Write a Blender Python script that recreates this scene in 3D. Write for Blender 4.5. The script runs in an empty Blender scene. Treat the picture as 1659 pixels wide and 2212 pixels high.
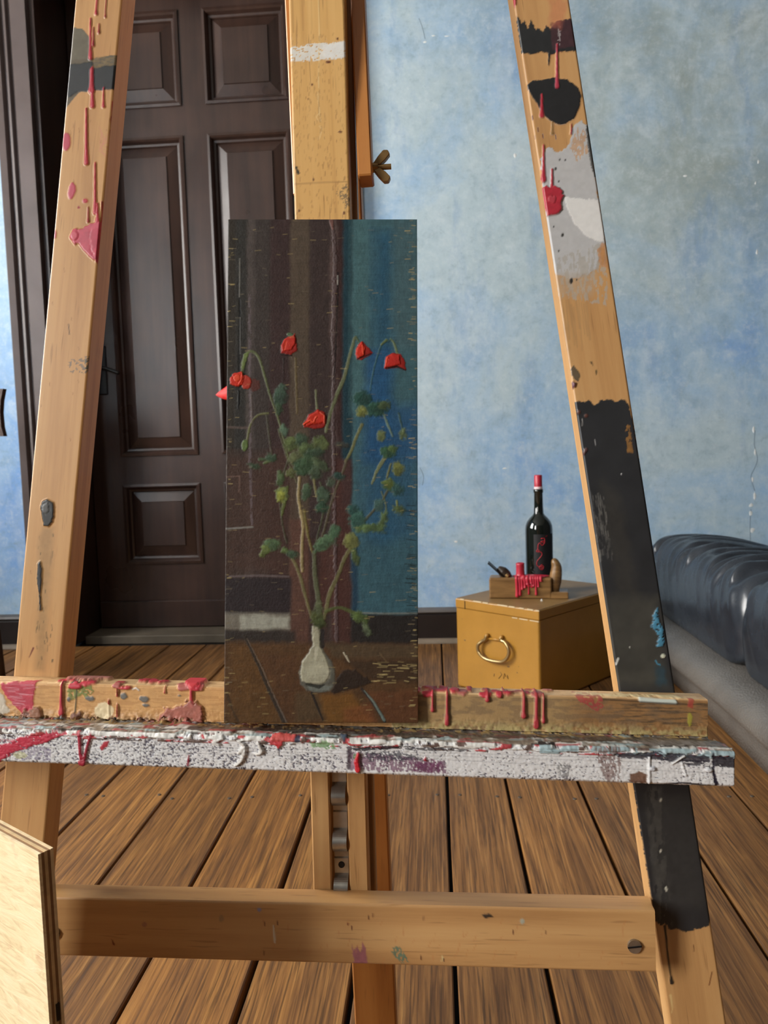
import bpy, bmesh, math, random
import numpy as np
from mathutils import Matrix, Vector

random.seed(7)
SC = bpy.context.scene
COL = SC.collection

# ------------------------------------------------------------------ camera
F = 1662.0; CX = 829.5; CY = 1106.0; EYE = 0.72           # focal length in pixels of a 1659 x 2212 frame
Yc = np.array([(937 - CX) / F, (973 - CY) / F, 1.0])
dn = np.array([0.0305, 1.0, 0.0]); dn[2] = -(dn[0] * Yc[0] + dn[1] * Yc[1])
dn /= np.linalg.norm(dn); Yc /= np.linalg.norm(Yc)
Zc = -dn; Xc = np.cross(Yc, Zc)
CM = np.array([Xc, Yc, Zc]); CP = np.array([0, 0, EYE])
cam = bpy.data.cameras.new('camera'); cam_o = bpy.data.objects.new('camera', cam); COL.objects.link(cam_o)
cr = CM @ np.array([1, 0, 0]); cu = -(CM @ np.array([0, 1, 0])); cb = -(CM @ np.array([0, 0, 1]))
cam_o.matrix_world = Matrix([[cr[0], cu[0], cb[0], 0], [cr[1], cu[1], cb[1], 0], [cr[2], cu[2], cb[2], EYE], [0, 0, 0, 1]])
cam.sensor_fit = 'HORIZONTAL'; cam.sensor_width = 36; cam.lens = 36 * F / 1659; cam.clip_start = 0.02
cam.dof.use_dof = True; cam.dof.focus_distance = 0.66; cam.dof.aperture_fstop = 22
SC.camera = cam_o

def ray(x, y): return CM @ np.array([(x - CX) / F, (y - CY) / F, 1.0])
def on_z(x, y, z=0.0):
    r = ray(x, y); return CP + r * (z - EYE) / r[2]
def on_y(x, y, Y):
    r = ray(x, y); return CP + r * Y / r[1]
def at(x, y, d): return CP + ray(x, y) * d

# ------------------------------------------------------------------ light
VS = SC.view_settings
VS.view_transform = 'Standard'; VS.look = 'None'; VS.gamma = 1.0; VS.use_curve_mapping = False
VS.exposure = 0.0
W = bpy.data.worlds.new('daylight'); SC.world = W; W.use_nodes = True
W.node_tree.nodes['Background'].inputs[0].default_value = (0.62, 0.78, 1.0, 1)
W.node_tree.nodes['Background'].inputs[1].default_value = 0.8
XL, XR, YF, YW, ZC = -2.45, 2.7, -2.4, 2.87, 3.1      # room shell
WINS = [(-2.0, -0.8, 0.85, 2.75), (0.85, 2.05, 0.85, 2.75)]     # y0, y1, z0, z1 of the two left-hand windows
for k, (y0, y1, z0, z1) in enumerate(WINS):
    L = bpy.data.lights.new('window_daylight', 'AREA'); L.shape = 'RECTANGLE'
    L.size = (z1 - z0); L.size_y = (y1 - y0); L.energy = (270, 200)[k]; L.color = (1.0, 0.97, 0.92)
    lo = bpy.data.objects.new('window_daylight', L); COL.objects.link(lo)
    lo.location = (XL - 0.32, (y0 + y1) / 2, (z0 + z1) / 2); lo.rotation_euler = (0, -math.pi / 2, 0)

# ------------------------------------------------------------------ helpers
def lin(c):
    c = np.asarray(c, float) / 255.0
    return np.where(c <= 0.04045, c / 12.92, ((c + 0.055) / 1.055) ** 2.4)
def L4(c): return tuple(lin(c)) + (1.0,)

def tag(o, label=None, cat=None, group=None, kind=None):
    if label: o['label'] = label
    if cat: o['category'] = cat
    if group: o['group'] = group
    if kind: o['kind'] = kind
    return o
def empty(name, mat=None, parent=None):
    o = bpy.data.objects.new(name, None); COL.objects.link(o); o.empty_display_size = 0.05
    if parent: o.parent = parent
    if mat is not None: o.matrix_local = mat
    return o
def mesh_obj(name, verts, faces, material, parent=None, mat=None, smooth=False):
    me = bpy.data.meshes.new(name); me.from_pydata([tuple(v) for v in verts], [], faces); me.update()
    return link(name, me, material, parent, mat, smooth)
def link(name, me, material, parent=None, mat=None, smooth=False):
    if material and not me.materials: me.materials.append(material)
    if smooth: me.polygons.foreach_set('use_smooth', [True] * len(me.polygons))
    o = bpy.data.objects.new(name, me); COL.objects.link(o)
    if parent: o.parent = parent
    if mat is not None: o.matrix_local = mat
    return o
def bm_obj(name, bm, material, parent=None, mat=None, smooth=False):
    bmesh.ops.recalc_face_normals(bm, faces=bm.faces)
    me = bpy.data.meshes.new(name); bm.to_mesh(me); bm.free()
    return link(name, me, material, parent, mat, smooth)
def bm_box(bm, lo, hi, bevel=0.0, seg=1):
    r = bmesh.ops.create_cube(bm, size=1.0)
    lo = Vector(lo); hi = Vector(hi)
    for v in r['verts']:
        v.co = Vector((lo[i] + (v.co[i] + 0.5) * (hi[i] - lo[i]) for i in range(3)))
    if bevel > 0:
        es = list({e for v in r['verts'] for e in v.link_edges})
        bmesh.ops.bevel(bm, geom=es, offset=bevel, segments=seg, affect='EDGES', profile=0.5)
def box(name, lo, hi, material, parent=None, mat=None, bevel=0.0, seg=1):
    bm = bmesh.new(); bm_box(bm, lo, hi, bevel, seg)
    return bm_obj(name, bm, material, parent, mat)
def lathe_data(prof, n=32, axis_pt=(0, 0, 0)):
    vs, fs = [], []
    m = len(prof)
    for i in range(n):
        t = 2 * math.pi * i / n
        for r, z in prof: vs.append((axis_pt[0] + r * math.cos(t), axis_pt[1] + r * math.sin(t), axis_pt[2] + z))
    for i in range(n):
        j = (i + 1) % n
        for k in range(m - 1): fs.append((i * m + k, j * m + k, j * m + k + 1, i * m + k + 1))
    return vs, fs
def lathe(name, prof, material, parent=None, mat=None, n=32):
    vs, fs = lathe_data(prof, n); return mesh_obj(name, vs, fs, material, parent, mat, True)
def tube_data(pts, rad, n=8, closed=False):
    pts = [Vector(p) for p in pts]; m = len(pts)
    if not hasattr(rad, '__len__'): rad = [rad] * m
    vs, fs = [], []
    up = None
    for i, p in enumerate(pts):
        a = pts[(i - 1) % m] if (closed or i > 0) else p
        b = pts[(i + 1) % m] if (closed or i < m - 1) else p
        t = (b - a).normalized()
        if up is None: up = t.orthogonal().normalized()
        up = (up - t * up.dot(t)).normalized(); s = t.cross(up)
        for k in range(n):
            q = 2 * math.pi * k / n
            vs.append(p + (up * math.cos(q) + s * math.sin(q)) * rad[i])
    for i in range(m if closed else m - 1):
        j = (i + 1) % m
        for k in range(n):
            l = (k + 1) % n
            fs.append((i * n + k, i * n + l, j * n + l, j * n + k))
    if not closed:
        fs.append(tuple(range(n))[::-1]); fs.append(tuple((m - 1) * n + k for k in range(n)))
    return vs, fs
def tube(name, pts, rad, material, parent=None, mat=None, n=8, closed=False):
    vs, fs = tube_data(pts, rad, n, closed); return mesh_obj(name, vs, fs, material, parent, mat, True)
def smoothpath(pts, k=8):
    P = [np.array(p, float) for p in pts]; out = []
    for i in range(len(P) - 1):
        p0 = P[max(i - 1, 0)]; p1 = P[i]; p2 = P[i + 1]; p3 = P[min(i + 2, len(P) - 1)]
        for j in range(k):
            t = j / k
            out.append(0.5 * (2 * p1 + (p2 - p0) * t + (2 * p0 - 5 * p1 + 4 * p2 - p3) * t * t + (3 * p1 - p0 - 3 * p2 + p3) * t ** 3))
    out.append(P[-1]); return out

# ------------------------------------------------------------------ material nodes
class NT:
    def __init__(s, name, rough=0.5, spec=0.5):
        s.m = bpy.data.materials.new(name); s.m.use_nodes = True
        s.n = s.m.node_tree.nodes; s.l = s.m.node_tree.links
        s.b = s.n['Principled BSDF']; s.b.inputs['Roughness'].default_value = rough
        s.b.inputs['Specular IOR Level'].default_value = spec
    def node(s, t, **kw):
        n = s.n.new(t)
        for k, v in kw.items():
            if k in n.inputs.keys() or (k.replace('_', ' ') in n.inputs.keys()):
                key = k if k in n.inputs.keys() else k.replace('_', ' ')
                s.put(n.inputs[key], v)
            else: setattr(n, k, v)
        return n
    def put(s, sock, v):
        if hasattr(v, 'is_output') or isinstance(v, bpy.types.NodeSocket): s.l.new(v, sock)
        else: sock.default_value = v
    def coord(s, scale=(1, 1, 1), loc=(0, 0, 0), rand=0.0):
        tc = s.node('ShaderNodeTexCoord')
        mp = s.node('ShaderNodeMapping'); s.put(mp.inputs['Scale'], scale)
        s.l.new(tc.outputs['Object'], mp.inputs['Vector'])
        if rand:
            oi = s.node('ShaderNodeObjectInfo'); mu = s.node('ShaderNodeMath', operation='MULTIPLY'); s.l.new(oi.outputs['Random'], mu.inputs[0]); mu.inputs[1].default_value = rand
            cx = s.node('ShaderNodeCombineXYZ')
            for i in range(3): s.l.new(mu.outputs[0], cx.inputs[i])
            s.l.new(cx.outputs[0], mp.inputs['Location'])
        else: mp.inputs['Location'].default_value = loc
        return mp.outputs[0]
    def noise(s, vec, scale, detail=4, rough=0.55, dist=0.0):
        n = s.node('ShaderNodeTexNoise'); s.l.new(vec, n.inputs['Vector'])
        n.inputs['Scale'].default_value = scale; n.inputs['Detail'].default_value = detail
        n.inputs['Roughness'].default_value = rough; n.inputs['Distortion'].default_value = dist
        return n.outputs['Fac']
    def ramp(s, fac, stops, interp='LINEAR'):
        r = s.node('ShaderNodeValToRGB'); s.l.new(fac, r.inputs[0]); r.color_ramp.interpolation = interp
        e = r.color_ramp.elements
        while len(e) < len(stops): e.new(0.5)
        for i, (p, c) in enumerate(stops):
            e[i].position = p; e[i].color = c if len(c) == 4 else tuple(c) + (1,)
        return r.outputs[0]
    def mix(s, fac, a, b, mode='MIX'):
        n = s.node('ShaderNodeMix', data_type='RGBA', blend_type=mode)
        s.put(n.inputs[0], fac); s.put(n.inputs[6], a); s.put(n.inputs[7], b)
        return n.outputs[2]
    def math(s, op, a, b=0.0):
        n = s.node('ShaderNodeMath', operation=op); s.put(n.inputs[0], a); s.put(n.inputs[1], b); return n.outputs[0]
    def bump(s, h, strength=0.3, dist=0.002, normal=None):
        n = s.node('ShaderNodeBump'); s.l.new(h, n.inputs['Height']); n.inputs['Strength'].default_value = strength
        n.inputs['Distance'].default_value = dist
        if normal is not None: s.l.new(normal, n.inputs['Normal'])
        s.l.new(n.outputs[0], s.b.inputs['Normal']); return n.outputs[0]
    def base(s, c): s.put(s.b.inputs['Base Color'], c); return s
    def rough(s, c): s.put(s.b.inputs['Roughness'], c)
G = lambda v: (v, v, v, 1)

def plain(name, rgb, rough=0.5, metal=0.0, var=0.12, vscale=30, bump=0.0, spec=0.5):
    t = NT(name, rough, spec); v = t.coord()
    n = t.noise(v, vscale, 3)
    c = L4(rgb); d = tuple(x * (1 - var) for x in c[:3]) + (1,); e = tuple(min(1, x * (1 + var)) for x in c[:3]) + (1,)
    t.base(t.ramp(n, [(0.3, d), (0.7, e)])); t.b.inputs['Metallic'].default_value = metal
    if bump: t.bump(n, bump, 0.001)
    return t.m

def beech(name, light=(212, 170, 116), mid=(196, 150, 97), dark=(164, 118, 72), painted=False, rough=0.42):
    """pale easel timber, grain along local Y; takes a paint coat from the 'paint' attribute"""
    t = NT(name, rough)
    v = t.coord((26, 1.1, 26), rand=7.0); big = t.coord((6, 0.5, 6), rand=3.0)
    g = t.noise(v, 2.2, 5, 0.6, 0.4); b = t.noise(big, 2.0, 2)
    c = t.ramp(g, [(0.25, L4(dark)), (0.48, L4(mid)), (0.8, L4(light))])
    c = t.mix(t.math('MULTIPLY', b, 0.35), c, L4(mid))
    fl = t.coord((420, 26, 420), rand=5.0)
    f = t.noise(fl, 1.0, 1, 0.4)
    fm = t.ramp(f, [(0.66, G(0)), (0.75, G(0.35))])
    c = t.mix(fm, c, L4((120, 78, 45)))
    bn = t.bump(g, 0.12, 0.001)
    if painted:
        a = t.node('ShaderNodeAttribute', attribute_name='paint')
        c = t.mix(a.outputs['Alpha'], c, a.outputs['Color'])
    t.base(c); return t.m

def painted_mat(name, rough=0.45, spec=0.5, fine=900.0, bump=0.15):
    t = NT(name, rough, spec)
    a = t.node('ShaderNodeAttribute', attribute_name='paint')
    t.base(a.outputs['Color'])
    n = t.noise(t.coord(), fine, 2); t.bump(n, bump, 0.0006)
    return t.m

def oak_floor():
    t = NT('oak_boards', 0.5)
    v = t.coord((44, 1.5, 44), rand=23.0); w = t.coord((7, 0.42, 7), rand=11.0); vf = t.coord((260, 5.0, 260), rand=9.0)
    d = t.noise(w, 1.6, 4, 0.6, 1.3)
    g = t.noise(v, 2.4, 6, 0.65, 0.8); f = t.noise(vf, 1.5, 3, 0.6)
    c = t.ramp(g, [(0.28, L4((82, 54, 29))), (0.43, L4((130, 90, 49))), (0.56, L4((160, 114, 63))), (0.76, L4((196, 148, 88)))])
    c = t.mix(t.ramp(d, [(0.50, G(0)), (0.68, G(0.55))]), c, L4((92, 64, 40)))
    wv = t.node('ShaderNodeTexWave', wave_type='BANDS', bands_direction='X'); t.l.new(w, wv.inputs['Vector'])
    wv.inputs['Scale'].default_value = 5.0; wv.inputs['Distortion'].default_value = 9.0; wv.inputs['Detail'].default_value = 3; wv.inputs['Detail Scale'].default_value = 1.2
    c = t.mix(t.ramp(wv.outputs['Fac'], [(0.35, G(0.0)), (0.85, G(0.28))]), c, L4((112, 74, 40)))
    c = t.mix(t.ramp(f, [(0.50, G(0)), (0.64, G(0.75))]), c, L4((70, 47, 27)))
    oi = t.node('ShaderNodeObjectInfo')
    tone = t.ramp(oi.outputs['Random'], [(0, (0.76, 0.72, 0.68)), (0.5, (0.96, 0.92, 0.86)), (1, (1.08, 1.0, 0.88))])
    c = t.mix(1.0, c, tone, 'MULTIPLY')
    t.base(c); t.rough(t.ramp(g, [(0.3, G(0.58)), (0.7, G(0.40))]))
    h = t.math('ADD', t.math('MULTIPLY', f, 0.7), g)
    t.bump(h, 0.25, 0.0015); return t.m

def plaster(name='blue_plaster'):
    t = NT(name, 0.62, 0.35)
    v = t.coord(); st = t.coord((1.6, 1, 0.45))
    a = t.noise(v, 1.5, 5, 0.62, 0.3); b = t.noise(st, 3.2, 6, 0.68, 0.5); c2 = t.noise(v, 9, 7, 0.72, 0.4); fi = t.noise(v, 42, 6, 0.75)
    c = t.ramp(a, [(0.36, L4((124, 166, 220))), (0.48, L4((160, 192, 222))), (0.62, L4((182, 202, 212)))])
    sx = t.node('ShaderNodeSeparateXYZ'); tc = t.node('ShaderNodeTexCoord'); t.l.new(tc.outputs['Object'], sx.inputs[0])
    gx = t.node('ShaderNodeMapRange'); t.l.new(sx.outputs[0], gx.inputs[0]); gx.inputs[1].default_value = -0.2; gx.inputs[2].default_value = 1.0
    gz = t.node('ShaderNodeMapRange'); t.l.new(sx.outputs[2], gz.inputs[0]); gz.inputs[1].default_value = 0.7; gz.inputs[2].default_value = 2.1
    ol = t.math('MULTIPLY', t.math('MULTIPLY', gx.outputs[0], gz.outputs[0]), 1.0)
    olm = t.math('MULTIPLY', t.ramp(t.noise(v, 2.6, 6, 0.7, 0.4), [(0.36, G(0.1)), (0.62, G(0.9))]), ol)
    c = t.mix(olm, c, L4((142, 150, 138)))
    c = t.mix(t.ramp(b, [(0.50, G(0)), (0.72, G(0.55))]), c, L4((196, 212, 222)))
    c = t.mix(t.ramp(t.noise(st, 4.4, 6, 0.7, 0.2), [(0.56, G(0)), (0.74, G(0.5))]), c, L4((104, 146, 196)))
    c = t.mix(t.ramp(c2, [(0.52, G(0)), (0.68, G(0.42))]), c, L4((208, 222, 228)))
    c = t.mix(t.ramp(c2, [(0.30, G(0.42)), (0.46, G(0))]), c, L4((130, 154, 170)))
    c = t.mix(t.ramp(fi, [(0.52, G(0)), (0.68, G(0.34))]), c, L4((216, 226, 230)))
    c = t.mix(t.ramp(fi, [(0.30, G(0.36)), (0.46, G(0))]), c, L4((122, 146, 162)))
    t.base(c)
    h = t.math('ADD', t.math('MULTIPLY', c2, 0.6), t.math('MULTIPLY', fi, 0.4))
    t.bump(h, 0.3, 0.006); return t.m

def dark_stain():
    t = NT('dark_stained_timber', 0.34)
    v = t.coord((9, 9, 0.7)); n = t.noise(v, 3, 5, 0.6, 0.3); m = t.noise(t.coord(), 3.5, 3)
    c = t.ramp(n, [(0.3, L4((44, 32, 28))), (0.7, L4((64, 46, 39)))])
    c = t.mix(t.ramp(m, [(0.45, G(0)), (0.75, G(0.45))]), c, L4((80, 54, 42)))
    t.base(c); t.rough(t.ramp(m, [(0.3, G(0.26)), (0.7, G(0.40))])); t.bump(n, 0.1, 0.001); return t.m

M_wood = beech('beech_timber', painted=False)
M_woodp = beech('beech_timber_with_paint', painted=True)
M_wood_o = beech('orange_beech_timber', (196, 134, 70), (180, 116, 56), (144, 86, 40))
M_mast = beech('flecked_mast_timber', (228, 186, 120), (212, 166, 100), (176, 128, 74), painted=True)
M_oak = oak_floor(); M_blue = plaster(); M_dark = dark_stain()
M_canvas = painted_mat('oil_paint', 0.48, 0.32, 700, 0.3)
M_crust = painted_mat('paint_crust', 0.5, 0.5, 600, 0.3)
M_black = plain('blackened_iron', (26, 26, 28), 0.4, 0.4)
M_steel = plain('worn_steel', (172, 167, 158), 0.36, 0.9, 0.25, 60)
M_brass = plain('dull_brass', (150, 118, 74), 0.34, 0.75, 0.3, 80)
M_white = plain('white_gloss_paint', (222, 222, 216), 0.4)
M_dkw = plain('dark_slate_wall', (46, 47, 50), 0.8)
M_ceil = plain('ceiling_plaster', (150, 150, 146), 0.8)
M_nail = plain('dull_nail', (88, 78, 68), 0.6, 0.3)
M_sub = plain('dark_subfloor', (24, 18, 14), 0.9)

# ------------------------------------------------------------------ room shell
floor = box('floor', (XL, YF, -0.06), (XR, YW + 0.35, -0.022), M_sub); tag(floor, 'floor of wide worn oak boards', kind='structure')
seams = [-0.745, -0.591, -0.428, -0.274, -0.13, 0.011, 0.138, 0.292, 0.449, 0.602]
s = seams[:]
x = seams[0]
while x > XL: x -= random.uniform(0.14, 0.165); s.insert(0, max(x, XL))
x = seams[-1]
while x < XR: x += random.uniform(0.14, 0.165); s.append(min(x, XR))
nail_bm = None
nail_me = None
for i in range(len(s) - 1):
    x0, x1 = s[i], s[i + 1]
    if x1 - x0 < 0.03: continue
    rr = random.Random(i)
    n = 14
    gl = 0.0021; gr = 0.0021
    if abs(x0 + 0.274) < 1e-3: gl = 0.0050
    if abs(x0 + 0.13) < 1e-3: gl = 0.0040
    ys = [YF + (YW - 0.004 - YF) * k / n for k in range(n + 1)]
    vs, fs = [], []
    xc = (x0 + x1) / 2
    for y in ys:
        a = x0 + gl + rr.uniform(0, 0.0016); b = x1 - gr - rr.uniform(0, 0.0016)
        dz = rr.uniform(-0.0006, 0.0006)
        for (xx, zz) in ((a, -0.022), (a, -0.0022), (a + 0.002, dz), (b - 0.002, dz), (b, -0.0022), (b, -0.022)):
            vs.append((xx - xc, y, zz))
    for k in range(n):
        for j in range(5): fs.append((k * 6 + j, k * 6 + j + 1, k * 6 + 6 + j + 1, k * 6 + 6 + j))
    fs.append(tuple(range(6))); fs.append(tuple(n * 6 + j for j in range(6))[::-1])
    fs = [f[::-1] for f in fs]
    pl = mesh_obj('floorboard', vs, fs, M_oak, floor, Matrix.Translation((xc, 0, 0)))
    if -1.4 < xc < 0.75:
        for yn in (1.555, 2.12):
            for xo in (x0 + 0.022, x1 - 0.022):
                if nail_me is None:
                    bmn = bmesh.new(); bmesh.ops.create_cone(bmn, cap_ends=True, segments=10, radius1=0.0042, radius2=0.0034, depth=0.0016)
                    nail_me = bpy.data.meshes.new('nail_head'); bmn.to_mesh(nail_me); bmn.free(); nail_me.materials.append(M_nail)
                no = link('nail_head', nail_me, None, pl, Matrix.Translation((xo - xc + rr.uniform(-.006, .006), yn + rr.uniform(-.012, .012), 0.0006)))

# back wall with the door opening
DX0, DX1, DH = -1.445, -0.372, 2.62
bm = bmesh.new()
bm_box(bm, (XL - 0.3, YW, -0.02), (DX0, YW + 0.30, ZC)); bm_box(bm, (DX1, YW, -0.02), (XR + 0.2, YW + 0.30, ZC)); bm_box(bm, (DX0, YW, DH), (DX1, YW + 0.30, ZC))
tag(bm_obj('wall_back', bm, M_blue), 'mottled blue plaster wall with worn patches', kind='structure')
wb = bpy.data.objects['wall_back']
M_chipw = plain('bare_white_plaster', (226, 230, 230), .8)
for i, (px, py, rx, rz) in enumerate(((1628, 928, .005, .012), (1631, 975, .004, .014), (1626, 1035, .006, .010), (1630, 1072, .006, .016), (1623, 1092, .009, .008), (1621, 1108, .007, .012), (1625, 1145, .010, .010), (1638, 350, .004, .009), (1632, 395, .003, .005), (1635, 545, .004, .010), (918, 91, .007, .004), (936, 77, .008, .003), (965, 78, .012, .0025), (1112, 336, .006, .008), (1480, 380, .008, .004), (1090, 1012, .008, .004), (985, 1170, .009, .005))):
    q = on_y(px, py, YW); bmn = bmesh.new(); bmesh.ops.create_icosphere(bmn, subdivisions=1, radius=1)
    rr = random.Random(i)
    for v in bmn.verts: v.co = Vector((v.co.x * rx * rr.uniform(.6, 1.3), v.co.y * .0012, v.co.z * rz * rr.uniform(.6, 1.3)))
    bm_obj('plaster_chip', bmn, M_chipw, wb, Matrix.Translation((q[0], YW, q[2])))
for pts in ([(1631, 930), (1629, 960), (1636, 990), (1630, 1010), (1622, 1030), (1630, 1060)], [(1622, 1100), (1620, 1130), (1621, 1180)], [(907, 1010), (915, 1030), (912, 1048)], [(905, 40), (913, 62), (918, 84)]):
    tube('plaster_crack', smoothpath([tuple(on_y(px, py, YW)) for px, py in pts], 4), .0008, plain('crack_dirt', (112, 130, 148), .9), wb, n=5)
# left wall with two window openings
bm = bmesh.new(); T = 0.25
prev = YF - 0.2
for (y0, y1, z0, z1) in WINS:
    bm_box(bm, (XL - T, prev, -0.02), (XL, y0, ZC)); bm_box(bm, (XL - T, y0, -0.02), (XL, y1, z0)); bm_box(bm, (XL - T, y0, z1), (XL, y1, ZC)); prev = y1
bm_box(bm, (XL - T, prev, -0.02), (XL, YW, ZC))
tag(bm_obj('wall_left', bm, M_blue), 'blue plaster window wall on the left', kind='structure')
tag(box('wall_right', (XR, YF - 0.2, -0.02), (XR + 0.2, YW, ZC), M_dkw), 'dark slate coloured wall on the right', kind='structure')
tag(box('wall_front', (XL, YF - 0.2, -0.02), (XR, YF, ZC), M_dkw), 'dark slate coloured wall behind the viewer', kind='structure')
tag(box('ceiling', (XL, YF, ZC), (XR, YW + 0.3, ZC + 0.1), M_ceil), 'plain pale plaster ceiling', kind='structure')
tg = NT('window_glass', 0.05)
tr = tg.node('ShaderNodeBsdfTransparent'); gl_ = tg.node('ShaderNodeBsdfGlossy', Roughness=0.02); mx = tg.node('ShaderNodeMixShader'); mx.inputs[0].default_value = 0.05
tg.l.new(tr.outputs[0], mx.inputs[1]); tg.l.new(gl_.outputs[0], mx.inputs[2]); tg.l.new(mx.outputs[0], tg.n['Material Output'].inputs[0])
for k, (y0, y1, z0, z1) in enumerate(WINS):
    w = empty('window_%d' % (k + 1), Matrix.Translation((XL - 0.12, y0, z0))); tag(w, 'tall white casement window in the left wall', kind='structure')
    dy, dz = y1 - y0, z1 - z0
    for nm, lo, hi in (('window_frame', (-.03, 0, 0), (.03, .06, dz)), ('window_frame', (-.03, dy - .06, 0), (.03, dy, dz)), ('window_frame', (-.03, .06, 0), (.03, dy - .06, .06)), ('window_frame', (-.03, .06, dz - .06), (.03, dy - .06, dz)),
                       ('mullion', (-.025, dy / 2 - .035, .06), (.025, dy / 2 + .035, dz - .06)), ('glazing_bar', (-.02, .06, dz * .7 - .02), (.02, dy / 2 - .035, dz * .7 + .02)), ('glazing_bar', (-.02, dy / 2 + .035, dz * .7 - .02), (.02, dy - .06, dz * .7 + .02))):
        box(nm, lo, hi, M_white, w, bevel=.004)
    for (a0, a1) in ((.06, dy / 2 - .035), (dy / 2 + .035, dy - .06)):
        for (b0, b1) in ((.06, dz * .7 - .02), (dz * .7 + .02, dz - .06)): box('pane', (-.003, a0, b0), (.003, a1, b1), tg.m, w)

# door casing (moulded architrave) and baseboards
def moulding(name, prof, path_a, path_b, outdir, material, parent=None):
    """extrude profile (offset along outdir, out of wall) from a to b"""
    a = Vector(path_a); b = Vector(path_b); o = Vector(outdir)
    n = Vector((0, -1, 0))
    vs = [a + o * p + n * q for p, q in prof] + [b + o * p + n * q for p, q in prof]
    m = len(prof)
    fs = [(i, i + 1, m + i + 1, m + i) for i in range(m - 1)] + [(m - 1, 0, m, 2 * m - 1), tuple(range(m))[::-1], tuple(range(m, 2 * m))]
    bm = bmesh.new(); vv = [bm.verts.new(v) for v in vs]
    for f in fs: bm.faces.new([vv[i] for i in f])
    return bm_obj(name, bm, material, parent)
CW = 0.122
casep = [(0, 0), (0, 0.022), (0.055, 0.026), (0.060, 0.020), (0.066, 0.020), (0.070, 0.034), (0.078, 0.034), (0.083, 0.024), (0.090, 0.024), (0.095, 0.040), (CW - 0.004, 0.044), (CW, 0.040), (CW, 0)]
M_case = plain('umber_with_window_sheen', (92, 80, 77), 0.34, 0, 0.15, 7)  # paler than the door: window sheen on the casing put into its colour
c1 = empty('trim_1'); tag(c1, 'dark moulded door casing around the panelled door', kind='structure')
moulding('casing_side', casep, (DX0, YW, 0), (DX0, YW, DH + CW), (-1, 0, 0), M_case, c1)
moulding('casing_side', casep, (DX1, YW, 0), (DX1, YW, DH + CW), (1, 0, 0), M_case, c1)
moulding('casing_head', casep, (DX0, YW, DH), (DX1, YW, DH), (0, 0, 1), M_case, c1)
for nm, lo, hi in (('jamb_lining', (DX0 - .001, YW + .0, 0), (DX0 + .022, YW + .262, DH)), ('jamb_lining', (DX1 - .022, YW, 0), (DX1 + .001, YW + .262, DH)), ('jamb_lining', (DX0 + .022, YW, DH - .022), (DX1 - .022, YW + .262, DH))):
    box(nm, lo, hi, M_dark, c1)
box('light_leak_stop', (DX0 - .001, YW + .2985, -.02), (DX1 + .001, YW + .312, DH + .002), M_sub, c1)  # unseen dark sheet added behind the door to stop daylight leaking past it
M_thr = plain('worn_threshold', (104, 94, 80), 0.6, 0, 0.25, 9)
box('threshold', (DX0 + .022, YW + 0.10, -.02), (DX1 - .022, YW + .29, 0.014), M_thr, c1, bevel=.003)
M_base = plain('baseboard_paint', (34, 28, 27), 0.38, 0, 0.2, 12)
M_bead = plain('baseboard_bead', (96, 92, 90), 0.4, 0, 0.2, 12)
M_strip = plain('floor_edge_strip', (128, 114, 98), 0.55, 0, 0.2, 14)
for k, (xa, xb) in enumerate(((XL, DX0 - CW), (DX1 + CW, XR))):
    bb = empty('baseboard_back' if k == 0 else 'baseboard_back.001', Matrix.Translation((0, 0, 0)))
    tag(bb, ('dark baseboard left of the door', 'dark baseboard along the wall behind the metal box')[k], kind='structure')
    moulding('board', [(0.0, 0), (0.0, 0.018), (0.104, 0.018), (0.108, 0.014), (0.108, 0)], (xa, YW, 0.0), (xb, YW, 0.0), (0, 0, 1), M_base, bb)
    moulding('bead', [(0.108, 0), (0.109, 0.012), (0.116, 0.021), (0.124, 0.018), (0.130, 0.008), (0.131, 0)], (xa, YW, 0), (xb, YW, 0), (0, 0, 1), M_bead, bb)
    moulding('floor_strip', [(0.0, 0.018), (0.0, 0.042), (0.004, 0.042), (0.014, 0.030), (0.016, 0.018)], (xa, YW, 0.0005), (xb, YW, 0.0005), (0, 0, 1), M_strip, bb)

# the six-panel door
YD = YW + 0.252
door = empty('door_1', Matrix.Translation((0, YD, 0))); tag(door, 'dark stained panelled door set deep in its casing', kind='structure')
dx0, dx1 = DX0 + 0.026, DX1 - 0.026
zb, ztop = 0.0145, DH - 0.026
cols = [(-1.292, -0.968), (-0.866, -0.537)]; rows = [(0.285, 0.615), (0.735, 2.0), (2.118, 2.478)]
TH = 0.045
box('stile', (dx0, 0, zb), (cols[0][0], TH, ztop), M_dark, door); box('stile', (cols[1][1], 0, zb), (dx1, TH, ztop), M_dark, door)
box('muntin', (cols[0][1], 0, rows[0][0]), (cols[1][0], TH, rows[2][1]), M_dark, door)
zz = [zb] + [v for r in rows for v in r] + [ztop]
for k in range(0, 8, 2):
    if k in (0, 6): box('rail', (cols[0][0], 0, zz[k]), (cols[1][1], TH, zz[k + 1]), M_dark, door)
    else:
        for c in cols: box('rail', (c[0], 0, zz[k]), (c[1], TH, zz[k + 1]), M_dark, door)
box('kick_board', (dx0 + 0.002, -0.014, zb + .002), (dx1 - 0.002, -0.0002, 0.128), M_dark, door, bevel=.004)
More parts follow.
